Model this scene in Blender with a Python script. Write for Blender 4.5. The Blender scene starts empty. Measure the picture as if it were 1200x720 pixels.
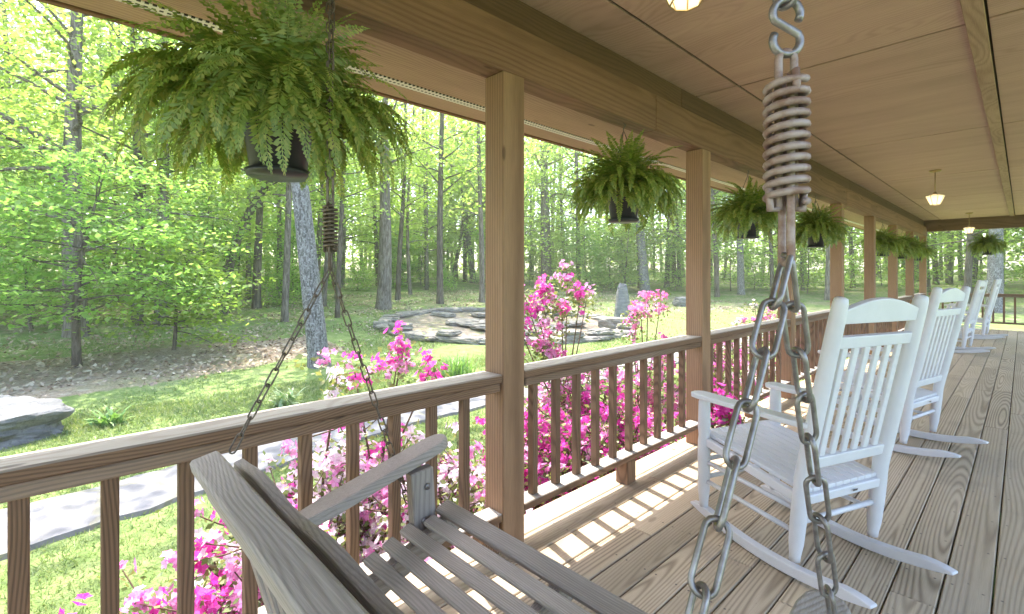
import bpy, bmesh, math, random
import numpy as np
from mathutils import Vector, Matrix

# ------------------------------------------------------------------ scene, camera, light
S = bpy.context.scene
COL = S.collection
R = math.radians
cam_d = bpy.data.cameras.new("camera")
cam = bpy.data.objects.new("camera", cam_d)
COL.objects.link(cam)
cam.location = (0, 0, 1.25)
cam.rotation_euler = (R(90), 0, R(46.572))
cam_d.sensor_width = 36.0
cam_d.lens = 567.0 / 1200.0 * 36.0
cam_d.shift_y = -38.0 / 1200.0
cam_d.clip_start = 0.05
cam_d.clip_end = 1000
S.camera = cam

SUN_EL = R(62)
SUN_DIR = Vector((-0.972 * math.cos(SUN_EL), 0.234 * math.cos(SUN_EL), math.sin(SUN_EL)))
w = bpy.data.worlds.new("World")
S.world = w
w.use_nodes = True
nt = w.node_tree
bg = nt.nodes["Background"]
sky = nt.nodes.new("ShaderNodeTexSky")
sky.sky_type = 'NISHITA'
sky.sun_disc = False
sky.sun_elevation = SUN_EL
sky.sun_rotation = math.atan2(SUN_DIR.x, SUN_DIR.y)
sky.dust_density = 2.5
sky.air_density = 1.0
sky.ozone_density = 1.0
nt.links.new(sky.outputs[0], bg.inputs[0])
bg.inputs[1].default_value = 0.15
sun_d = bpy.data.lights.new("sun", 'SUN')
sun_d.energy = 2.05
sun_d.angle = R(0.6)
sun_d.color = (1.0, 0.95, 0.86)
sun = bpy.data.objects.new("sun", sun_d)
COL.objects.link(sun)
sun.rotation_euler = SUN_DIR.to_track_quat('Z', 'Y').to_euler()
S.view_settings.view_transform = 'Standard'
S.view_settings.look = 'None'
S.view_settings.gamma = 1.0
S.view_settings.exposure = 2.82
S.render.engine = 'CYCLES'
cy = S.cycles
cy.max_bounces = 12
cy.diffuse_bounces = 9
cy.glossy_bounces = 3
cy.transmission_bounces = 8
cy.transparent_max_bounces = 8
cy.caustics_reflective = False
cy.caustics_refractive = False
cy.sample_clamp_indirect = 8
cy.volume_bounces = 1
cy.volume_step_rate = 4.0
cy.use_denoising = True
try:
    cy.denoiser = 'OPENIMAGEDENOISE'
except Exception:
    pass

# ------------------------------------------------------------------ material helpers
class NT:
    def __init__(s, name):
        s.m = bpy.data.materials.new(name)
        s.m.use_nodes = True
        s.t = s.m.node_tree
        s.t.nodes.clear()
        s.out = s.n('ShaderNodeOutputMaterial')
    def n(s, typ, **kw):
        nd = s.t.nodes.new(typ)
        for k, v in kw.items():
            setattr(nd, k, v)
        return nd
    def l(s, a, b):
        s.t.links.new(a, b)
    def put(s, sock, v):
        if isinstance(v, bpy.types.NodeSocket):
            s.l(v, sock)
        else:
            sock.default_value = v
    def math(s, op, a, b=0.0, c=None, clamp=False):
        nd = s.n('ShaderNodeMath', operation=op)
        nd.use_clamp = clamp
        s.put(nd.inputs[0], a)
        s.put(nd.inputs[1], b)
        if c is not None:
            s.put(nd.inputs[2], c)
        return nd.outputs[0]
    def mix(s, f, a, b, mode='MIX'):
        nd = s.n('ShaderNodeMix', data_type='RGBA', blend_type=mode)
        s.put(nd.inputs[0], f)
        s.put(nd.inputs[6], a if isinstance(a, bpy.types.NodeSocket) else (*a, 1))
        s.put(nd.inputs[7], b if isinstance(b, bpy.types.NodeSocket) else (*b, 1))
        return nd.outputs[2]
    def noise(s, vec, scale, detail=3.0, rough=0.5, dist=0.0):
        nd = s.n('ShaderNodeTexNoise')
        s.l(vec, nd.inputs['Vector'])
        nd.inputs['Scale'].default_value = scale
        nd.inputs['Detail'].default_value = detail
        nd.inputs['Roughness'].default_value = rough
        nd.inputs['Distortion'].default_value = dist
        return nd.outputs[0]
    def ramp(s, f, stops):
        nd = s.n('ShaderNodeValToRGB')
        e = nd.color_ramp.elements
        while len(e) < len(stops):
            e.new(0.5)
        for el, (p, c) in zip(e, stops):
            el.position = p
            el.color = (*c, 1) if len(c) == 3 else c
        s.put(nd.inputs[0], f)
        return nd.outputs[0]
    def rng(s, f, a, b, c=0.0, d=1.0, smooth=True):
        nd = s.n('ShaderNodeMapRange')
        if smooth:
            nd.interpolation_type = 'SMOOTHSTEP'
        s.put(nd.inputs[0], f)
        for i, v in zip((1, 2, 3, 4), (a, b, c, d)):
            nd.inputs[i].default_value = v
        return nd.outputs[0]
    def obj(s):
        return s.n('ShaderNodeTexCoord').outputs['Object']
    def comb(s, x, y, z):
        nd = s.n('ShaderNodeCombineXYZ')
        for i, v in enumerate((x, y, z)):
            s.put(nd.inputs[i], v)
        return nd.outputs[0]
    def bump(s, h, strength=0.3, dist=0.01):
        nd = s.n('ShaderNodeBump')
        nd.inputs['Strength'].default_value = strength
        nd.inputs['Distance'].default_value = dist
        s.l(h, nd.inputs['Height'])
        return nd.outputs[0]
    def bsdf(s, col, rough=0.6, metal=0.0, normal=None, spec=0.4):
        nd = s.n('ShaderNodeBsdfPrincipled')
        s.put(nd.inputs['Base Color'], col if isinstance(col, bpy.types.NodeSocket) else (*col, 1))
        s.put(nd.inputs['Roughness'], rough)
        nd.inputs['Metallic'].default_value = metal
        nd.inputs['Specular IOR Level'].default_value = spec
        if normal is not None:
            s.l(normal, nd.inputs['Normal'])
        s.l(nd.outputs[0], s.out.inputs[0])
        return nd

def wood(name, light, dark, axis='Y', spacing=0.011, ring=0.8, grey=None, greyamt=0.0, tint=0.25, rough=0.75,
         fine=0.35, amp=0.10, knots=0.6, bump=0.25, along=0.75, topgrey=None, period=None, ca=0.0, cb=0.0, ringvar=0.0, ndet=2.0, nails=False):
    k = NT(name)
    sep = k.n('ShaderNodeSeparateXYZ')
    k.l(k.obj(), sep.inputs[0])
    x, y, z = sep.outputs
    a, b, g = {'X': (y, z, x), 'Y': (x, z, y), 'Z': (x, y, z)}[axis]
    if ca: a = k.math('SUBTRACT', a, ca)
    if cb: b = k.math('SUBTRACT', b, cb)
    aw = a
    if period:
        a = k.math('MULTIPLY', k.math('SUBTRACT', k.math('FRACT', k.math('DIVIDE', a, period)), 0.5), period)
    rpi = k.n('ShaderNodeNewGeometry').outputs['Random Per Island']
    ro = k.n('ShaderNodeObjectInfo').outputs['Random']
    rnd = k.math('FRACT', k.math('ADD', k.math('MULTIPLY', rpi, 7.31), k.math('MULTIPLY', ro, 3.77)))
    rnd2 = k.math('FRACT', k.math('MULTIPLY', rnd, 13.7))
    off = k.math('MULTIPLY', rnd, 60.0)
    gg = k.math('ADD', g, off)
    vlow = k.comb(k.math('MULTIPLY', a, 2.2), k.math('MULTIPLY', b, 2.2), k.math('MULTIPLY', gg, along))
    nlow = k.math('SUBTRACT', k.noise(vlow, 1.0, ndet, 0.5), 0.5)
    vmid = k.comb(k.math('MULTIPLY', a, 25.0), k.math('MULTIPLY', b, 25.0), k.math('MULTIPLY', gg, 3.0))
    nmid = k.math('SUBTRACT', k.noise(vmid, 1.0, 2.0, 0.5), 0.5)
    aa = k.math('ADD', a, k.math('MULTIPLY', k.math('SUBTRACT', rnd2, 0.5), 0.10))
    a2 = k.math('ADD', aa, k.math('MULTIPLY', nlow, 0.05))
    # ring distance
    b2 = k.math('ADD', k.math('ADD', b, k.math('MULTIPLY', k.math('SUBTRACT', rnd, 0.4), 0.16)), k.math('MULTIPLY', nlow, amp * 3.0))
    ar = a2
    r = k.math('SQRT', k.math('ADD', k.math('MULTIPLY', ar, ar), k.math('MULTIPLY', b2, b2)))
    r = k.math('ADD', r, k.math('MULTIPLY', nmid, spacing * 0.35))
    ph = k.math('MULTIPLY', r, k.math('MULTIPLY_ADD', rnd2, 2.0 / spacing, (2 * math.pi - 1.0) / spacing))
    sn = k.math('MULTIPLY_ADD', k.math('SINE', ph), 0.5, 0.5)
    late = k.math('POWER', sn, 1.8)
    vf = k.comb(k.math('MULTIPLY', a, 420.0), k.math('MULTIPLY', b, 420.0), k.math('MULTIPLY', gg, 9.0))
    nf = k.noise(vf, 1.0, 2.0, 0.6)
    rv = ring
    if ringvar:
        rv = k.math('MULTIPLY', k.math('MULTIPLY_ADD', k.math('FRACT', k.math('MULTIPLY', rnd, 5.3)), ringvar, 1.0 - ringvar), ring)
    col = k.mix(k.math('MULTIPLY', late, rv), light, dark)
    # patches: where the ring contrast fades
    nb = k.noise(k.comb(k.math('MULTIPLY', a, 6.0), k.math('MULTIPLY', b, 6.0), k.math('MULTIPLY', gg, 1.2)), 1.0, 3.0)
    if grey is not None:
        col = k.mix(k.math('MULTIPLY', k.rng(nb, 0.35, 0.7), greyamt), col, grey)
    if topgrey is not None:      # sun bleached upper face of the board
        s2 = k.n('ShaderNodeSeparateXYZ')
        k.l(k.n('ShaderNodeNewGeometry').outputs['True Normal'], s2.inputs[0])
        top = k.rng(s2.outputs[2], 0.55, 0.85)
        col = k.mix(k.math('MULTIPLY', top, k.rng(late, 0.0, 1.0, 0.95, 0.72)), col, topgrey)
    f = k.math('MULTIPLY_ADD', k.math('SUBTRACT', nf, 0.5), fine * 2, 1.0)
    tv = k.math('MULTIPLY_ADD', k.math('SUBTRACT', rnd2, 0.5), tint * 2, 1.0)
    bl = k.math('MULTIPLY_ADD', k.math('SUBTRACT', nb, 0.5), 0.5, 1.0)
    f = k.math('MULTIPLY', k.math('MULTIPLY', f, tv), bl)
    col = k.mix(1.0, col, k.comb(f, f, f), 'MULTIPLY')
    if knots > 0:
        v = k.n('ShaderNodeTexVoronoi')
        v.inputs['Scale'].default_value = 1.0
        k.l(k.comb(k.math('MULTIPLY', a, 5.5), k.math('MULTIPLY', b, 5.5), k.math('MULTIPLY', gg, 1.9)), v.inputs['Vector'])
        kd = k.math('ADD', v.outputs['Distance'], k.math('MULTIPLY', nmid, 0.03))
        col = k.mix(k.rng(kd, 0.045, 0.085, knots, 0.0), col, tuple(c * 0.35 for c in dark))
    if nails:        # screw heads in pairs on every joist, and scattered dirt specks
        na = k.math('SUBTRACT', k.math('ABSOLUTE', a), 0.045)
        ng = k.math('MULTIPLY', k.math('SUBTRACT', k.math('FRACT', k.math('DIVIDE', g, 0.405)), 0.5), 0.405)
        nd = k.math('SQRT', k.math('ADD', k.math('MULTIPLY', na, na), k.math('MULTIPLY', ng, ng)))
        col = k.mix(k.rng(nd, 0.0035, 0.0055, 0.8, 0.0), col, (0.06, 0.05, 0.045))
        dn = k.noise(k.obj(), 55.0, 2.0, 0.5)
        col = k.mix(k.rng(dn, 0.70, 0.76, 0.0, 0.6), col, (0.12, 0.09, 0.06))
        ds = k.noise(k.obj(), 1.7, 5.0, 0.6)
        col = k.mix(k.rng(ds, 0.55, 0.72, 0.0, 0.35), col, (0.20, 0.165, 0.13))
    h = k.math('ADD', k.math('MULTIPLY', late, -0.6), k.math('MULTIPLY', nf, 0.8))
    k.bsdf(col, rough, 0.0, k.bump(h, bump, 0.004), 0.3)
    return k.m

def leafmat(name, c1, c2, c3, trans=0.5, gloss=0.05, tt=(1.06, 1.1, 0.74)):
    k = NT(name)
    rpi = k.n('ShaderNodeNewGeometry').outputs['Random Per Island']
    ro = k.n('ShaderNodeObjectInfo').outputs['Random']
    f = k.math('FRACT', k.math('ADD', rpi, k.math('MULTIPLY', ro, 0.6)))
    col = k.ramp(f, [(0.0, c1), (0.5, c2), (1.0, c3)])
    d = k.n('ShaderNodeBsdfDiffuse')
    t = k.n('ShaderNodeBsdfTranslucent')
    k.l(col, d.inputs[0])
    tc = k.mix(1.0, col, tt, 'MULTIPLY')
    k.l(tc, t.inputs[0])
    mx = k.n('ShaderNodeMixShader')
    mx.inputs[0].default_value = trans
    k.l(d.outputs[0], mx.inputs[1])
    k.l(t.outputs[0], mx.inputs[2])
    g = k.n('ShaderNodeBsdfGlossy')
    g.inputs['Roughness'].default_value = 0.45
    g.inputs[0].default_value = (0.8, 0.85, 0.8, 1)
    m2 = k.n('ShaderNodeMixShader')
    m2.inputs[0].default_value = gloss
    k.l(mx.outputs[0], m2.inputs[1])
    k.l(g.outputs[0], m2.inputs[2])
    k.l(m2.outputs[0], k.out.inputs[0])
    return k.m

def bark(name, c1, c2, spots=None, sc=(14, 14, 2.6)):
    k = NT(name)
    o = k.obj()
    mp = k.n('ShaderNodeMapping')
    mp.inputs['Scale'].default_value = sc
    k.l(o, mp.inputs[0])
    n = k.noise(mp.outputs[0], 1.0, 4.0, 0.65, 0.6)
    col = k.mix(k.rng(n, 0.36, 0.62), c1, c2)
    n2 = k.noise(o, 1.6, 3.0)
    if spots:
        n3 = k.noise(o, 22.0, 4.0, 0.6)
        col = k.mix(k.rng(n3, 0.5, 0.62, 0, 0.7), col, spots)
    col = k.mix(k.rng(n2, 0.4, 0.75, 0, 0.35), col, tuple(c * 0.5 for c in c1))
    k.bsdf(col, 0.9, 0, k.bump(n, 0.9, 0.03), 0.15)
    return k.m

def simple(name, col, rough=0.5, metal=0.0, var=0.0, scale=20, spec=0.4, bump=0.0, c2=None):
    k = NT(name)
    if var or c2:
        n = k.noise(k.obj(), scale, 4.0, 0.6)
        c2 = c2 or tuple(c * (1 - var) for c in col)
        c = k.mix(k.rng(n, 0.35, 0.65), col, c2)
        k.bsdf(c, rough, metal, k.bump(n, bump, 0.004) if bump else None, spec)
    else:
        k.bsdf(col, rough, metal, None, spec)
    return k.m

M = {}
M['deck'] = wood('deck_boards', (0.48, 0.38, 0.265), (0.165, 0.115, 0.071), 'Y', 0.0125, 0.85, (0.39, 0.32, 0.245), 0.35, 0.13, 0.7, 0.18, 0.085, 0.35, 0.2, 0.5, period=0.1425, ca=-1.791, ringvar=0.8, ndet=0.0, nails=True)
RL, RD = (0.205, 0.118, 0.07), (0.088, 0.048, 0.028)
RG = (0.36, 0.33, 0.28)
M['rail_y'] = wood('rail_wood_along', RL, RD, 'Y', 0.010, 0.75, RG, 0.25, 0.12)
M['rail_x'] = wood('rail_wood_across', RL, RD, 'X', 0.010, 0.75, RG, 0.25, 0.12)
M['rail_z'] = wood('rail_wood_upright', RL, RD, 'Z', 0.010, 0.75, None, 0, 0.15)
M['cap_y'] = wood('cap_wood_along', RL, RD, 'Y', 0.010, 0.7, None, 0, 0.1, topgrey=(0.40, 0.37, 0.33))
M['cap_x'] = wood('cap_wood_across', RL, RD, 'X', 0.010, 0.7, None, 0, 0.1, topgrey=(0.45, 0.42, 0.37))
M['post'] = wood('post_wood', (0.30, 0.175, 0.098), (0.165, 0.086, 0.046), 'Z', 0.016, 0.7, (0.25, 0.17, 0.112), 0.3, 0.1)
M['beam'] = wood('beam_wood', (0.20, 0.108, 0.066), (0.125, 0.062, 0.036), 'Y', 0.019, 0.6, None, 0, 0.1, ca=-1.69, cb=2.30, amp=0.06)
M['beam_b'] = wood('upper_beam_wood', (0.125, 0.067, 0.042), (0.082, 0.042, 0.025), 'Y', 0.016, 0.55, None, 0, 0.1, ca=-1.72, cb=2.46, amp=0.05)  # darker than the lower beam: shade of the recessed step put into the colour
M['beam_x'] = wood('beam_wood_across', (0.17, 0.10, 0.062), (0.10, 0.056, 0.033), 'X', 0.017, 0.6, None, 0, 0.1)
M['ply'] = wood('plywood', (0.50, 0.325, 0.268), (0.39, 0.245, 0.198), 'X', 0.022, 0.6, (0.44, 0.29, 0.24), 0.5, 0.06, 0.8, 0.18, 0.25, 0.0, 0.1)
M['soffit'] = wood('soffit_wood', (0.36, 0.235, 0.165), (0.26, 0.16, 0.108), 'Y', 0.014, 0.7, None, 0, 0.08)
SL, SD = (0.35, 0.30, 0.27), (0.18, 0.147, 0.125)
M['sw_x'] = wood('swing_wood_across', SL, SD, 'X', 0.0065, 0.42, (0.33, 0.30, 0.28), 0.5, 0.14, 0.8, 0.35, 0.10, 0.25, 0.3)
M['sw_y'] = wood('swing_wood_along', SL, SD, 'Y', 0.0065, 0.42, (0.33, 0.30, 0.28), 0.5, 0.14, 0.8, 0.35, 0.10, 0.25, 0.3)
M['sw_z'] = wood('swing_wood_upright', tuple(c * 0.8 for c in SL), SD, 'Z', 0.009, 0.55, None, 0, 0.12)
M['gap'] = simple('seam_shade_dark', (0.045, 0.03, 0.02), 0.9)  # near-black colour stands for the shade inside the board gaps
M['roofing'] = simple('roofing', (0.10, 0.09, 0.085), 0.9, var=0.4, scale=40)
M['white'] = simple('white_paint', (0.62, 0.605, 0.635), 0.42, var=0.05, scale=9, spec=0.5)
M['steel'] = simple('galvanised_steel', (0.31, 0.285, 0.295), 0.42, 0.7, scale=60, c2=(0.21, 0.185, 0.185), bump=0.15)
M['rusty'] = simple('weathered_spring_steel', (0.37, 0.285, 0.275), 0.6, 0.25, scale=45, c2=(0.23, 0.135, 0.11), bump=0.2)
M['darksteel'] = simple('dark_steel', (0.16, 0.13, 0.10), 0.5, 0.6, scale=60, c2=(0.09, 0.065, 0.05))
M['pot'] = simple('grey_plastic_pot', (0.028, 0.027, 0.03), 0.35, var=0.2, scale=8)
M['wire'] = simple('hanger_wire', (0.10, 0.10, 0.09), 0.5, 0.4)
M['soil'] = simple('potting_soil', (0.03, 0.02, 0.013), 1.0, var=0.4, scale=60)
M['brass'] = simple('aged_brass', (0.38, 0.27, 0.12), 0.35, 0.9, var=0.2)
M['fern'] = leafmat('fern_frond', (0.13, 0.20, 0.02), (0.20, 0.275, 0.036), (0.34, 0.34, 0.07), 0.45, 0.06)
M['leaf_a'] = leafmat('leaf_fresh_green', (0.23, 0.35, 0.06), (0.31, 0.43, 0.09), (0.40, 0.50, 0.14), 0.74, 0.03)
M['leaf_b'] = leafmat('leaf_yellow_green', (0.28, 0.41, 0.09), (0.36, 0.48, 0.13), (0.45, 0.54, 0.20), 0.74, 0.03)
M['leaf_d'] = leafmat('leaf_bright_maple', (0.23, 0.41, 0.09), (0.31, 0.49, 0.13), (0.41, 0.55, 0.19), 0.74, 0.03)
M['leaf_c'] = leafmat('leaf_deep_green', (0.16, 0.31, 0.05), (0.23, 0.38, 0.08), (0.32, 0.45, 0.11), 0.74, 0.03)
M['az_leaf'] = leafmat('azalea_leaf', (0.11, 0.17, 0.04), (0.20, 0.25, 0.075), (0.34, 0.33, 0.12), 0.4, 0.06)
M['mag'] = leafmat('petal_magenta', (0.72, 0.045, 0.42), (0.82, 0.08, 0.52), (0.86, 0.20, 0.62), 0.4, 0.02, (1, 1, 1))
M['pink'] = leafmat('petal_pink', (0.80, 0.22, 0.56), (0.82, 0.36, 0.66), (0.84, 0.52, 0.75), 0.4, 0.02, (1, 1, 1))
M['pale'] = leafmat('petal_pale_pink', (0.80, 0.56, 0.74), (0.84, 0.72, 0.82), (0.87, 0.83, 0.87), 0.4, 0.02, (1, 1, 1))
M['rose'] = leafmat('petal_rose', (0.74, 0.08, 0.36), (0.80, 0.18, 0.50), (0.84, 0.34, 0.60), 0.4, 0.02, (1, 1, 1))
M['stem'] = simple('woody_stem', (0.16, 0.11, 0.07), 0.9, var=0.4, scale=50)
M['bark'] = bark('bark_grey_brown', (0.25, 0.215, 0.185), (0.10, 0.08, 0.066))
M['bark_d'] = bark('bark_dark', (0.17, 0.14, 0.115), (0.075, 0.058, 0.047))
M['bark_w'] = bark('bark_pale_lichen', (0.27, 0.255, 0.255), (0.075, 0.068, 0.065), (0.38, 0.375, 0.385), (34, 34, 7))
M['grass'] = leafmat('grass_blade', (0.14, 0.215, 0.06), (0.22, 0.29, 0.10), (0.37, 0.38, 0.19), 0.45, 0.03)
M['litter'] = leafmat('dry_leaf', (0.22, 0.15, 0.115), (0.36, 0.27, 0.21), (0.56, 0.47, 0.39), 0.15, 0.02)
M['iris'] = leafmat('iris_leaf', (0.12, 0.25, 0.05), (0.18, 0.32, 0.08), (0.25, 0.38, 0.11), 0.4, 0.06)
M['hosta'] = leafmat('variegated_leaf', (0.20, 0.33, 0.12), (0.36, 0.45, 0.22), (0.62, 0.66, 0.42), 0.4, 0.05)

def mat_stone(name, c1, c2, c3, sc=3.0):
    k = NT(name)
    o = k.obj()
    mp = k.n('ShaderNodeMapping')
    mp.inputs['Scale'].default_value = (1, 1, 3.2)
    k.l(o, mp.inputs[0])
    n = k.noise(mp.outputs[0], sc, 6.0, 0.62)
    n2 = k.noise(o, sc * 7, 4.0, 0.6)
    col = k.mix(k.rng(n, 0.35, 0.65), c1, c2)
    col = k.mix(k.rng(n2, 0.52, 0.7, 0, 0.7), col, c3)
    h = k.math('ADD', n, k.math('MULTIPLY', n2, 0.4))
    k.bsdf(col, 0.92, 0, k.bump(h, 0.8, 0.05), 0.2)
    return k.m
M['stone'] = mat_stone('grey_ledge_stone', (0.30, 0.275, 0.24), (0.19, 0.17, 0.145), (0.11, 0.105, 0.08))
M['stone_b'] = mat_stone('blue_grey_boulder', (0.21, 0.205, 0.205), (0.125, 0.125, 0.125), (0.10, 0.10, 0.095), 3.5)

def mat_path():
    k = NT('pale_stone_walkway')
    o = k.obj()
    v = k.n('ShaderNodeTexVoronoi', feature='DISTANCE_TO_EDGE')
    nz = k.noise(o, 3.0, 4.0)
    add = k.n('ShaderNodeVectorMath', operation='MULTIPLY_ADD')
    k.l(k.comb(nz, nz, nz), add.inputs[0])
    add.inputs[1].default_value = (0.35, 0.3, 0)
    k.l(o, add.inputs[2])
    k.l(add.outputs[0], v.inputs['Vector'])
    v.inputs['Scale'].default_value = 0.75
    n = k.noise(o, 5.0, 6.0, 0.65)
    col = k.mix(k.rng(n, 0.3, 0.7), (0.235, 0.225, 0.225), (0.155, 0.15, 0.15))
    j = k.rng(v.outputs['Distance'], 0.008, 0.022)
    col = k.mix(j, (0.20, 0.19, 0.15), col)
    n3 = k.noise(o, 40.0, 3.0)
    col = k.mix(k.rng(n3, 0.62, 0.72, 0, 0.5), col, (0.25, 0.22, 0.17))
    k.bsdf(col, 0.85, 0, k.bump(k.math('ADD', n, j), 0.35, 0.02), 0.25)
    return k.m
M['path'] = mat_path()

def mat_ground():
    k = NT('lawn_and_leaf_litter')
    o = k.obj()
    at = k.n('ShaderNodeAttribute', attribute_name='litter').outputs['Fac']
    n1 = k.noise(o, 0.55, 5.0, 0.6)
    n2 = k.noise(o, 4.0, 5.0, 0.65)
    n3 = k.noise(o, 28.0, 4.0, 0.7)
    f = k.math('ADD', at, k.math('ADD', k.math('MULTIPLY', k.math('SUBTRACT', n1, 0.5), 0.7), k.math('MULTIPLY', k.math('SUBTRACT', n2, 0.5), 0.6)))
    f = k.rng(f, 0.38, 0.62)
    g = k.mix(k.rng(n2, 0.35, 0.65), (0.15, 0.215, 0.065), (0.245, 0.30, 0.115))
    g = k.mix(k.rng(n3, 0.45, 0.7, 0, 0.6), g, (0.10, 0.155, 0.045))
    g = k.mix(k.rng(n1, 0.55, 0.75, 0, 0.45), g, (0.38, 0.36, 0.25))
    b = k.mix(k.rng(n3, 0.35, 0.65), (0.40, 0.32, 0.25), (0.22, 0.16, 0.12))
    b = k.mix(k.rng(n2, 0.5, 0.72, 0, 0.7), b, (0.52, 0.47, 0.39))
    b = k.mix(k.rng(n1, 0.5, 0.7, 0, 0.35), b, (0.20, 0.24, 0.08))
    col = k.mix(f, g, b)
    k.bsdf(col, 1.0, 0, k.bump(k.math('ADD', n3, n2), 0.7, 0.05), 0.1)
    return k.m
M['ground'] = mat_ground()

def mat_vent():
    k = NT('perforated_vent_strip')
    sep = k.n('ShaderNodeSeparateXYZ')
    k.l(k.obj(), sep.inputs[0])
    fy = k.math('FRACT', k.math('DIVIDE', sep.outputs[1], 0.024))
    fx = k.math('FRACT', k.math('DIVIDE', sep.outputs[0], 0.03))
    a = k.math('LESS_THAN', fy, 0.55)
    b = k.math('MULTIPLY', k.math('GREATER_THAN', fx, 0.25), k.math('LESS_THAN', fx, 0.7))
    k.bsdf(k.mix(k.math('MULTIPLY', a, b), (0.62, 0.58, 0.53), (0.03, 0.025, 0.02)), 0.6)
    return k.m
M['vent'] = mat_vent()

def mat_glass_shade():
    k = NT('lit_frosted_shade')
    d = k.n('ShaderNodeBsdfTranslucent')
    d.inputs[0].default_value = (0.92, 0.85, 0.66, 1)
    d2 = k.n('ShaderNodeBsdfPrincipled')
    d2.inputs['Base Color'].default_value = (0.85, 0.78, 0.6, 1)
    d2.inputs['Roughness'].default_value = 0.25
    e = k.n('ShaderNodeEmission')
    e.inputs[0].default_value = (1.0, 0.82, 0.5, 1)
    e.inputs[1].default_value = 0.06
    m1 = k.n('ShaderNodeMixShader')
    k.l(d.outputs[0], m1.inputs[1])
    k.l(d2.outputs[0], m1.inputs[2])
    ad = k.n('ShaderNodeAddShader')
    k.l(m1.outputs[0], ad.inputs[0])
    k.l(e.outputs[0], ad.inputs[1])
    k.l(ad.outputs[0], k.out.inputs[0])
    return k.m
M['shade'] = mat_glass_shade()
def mat_bulb():
    k = NT('glowing_bulb')
    e = k.n('ShaderNodeEmission')
    e.inputs[0].default_value = (1.0, 0.85, 0.6, 1)
    e.inputs[1].default_value = 2.5
    k.l(e.outputs[0], k.out.inputs[0])
    return k.m
M['bulb'] = mat_bulb()

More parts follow.
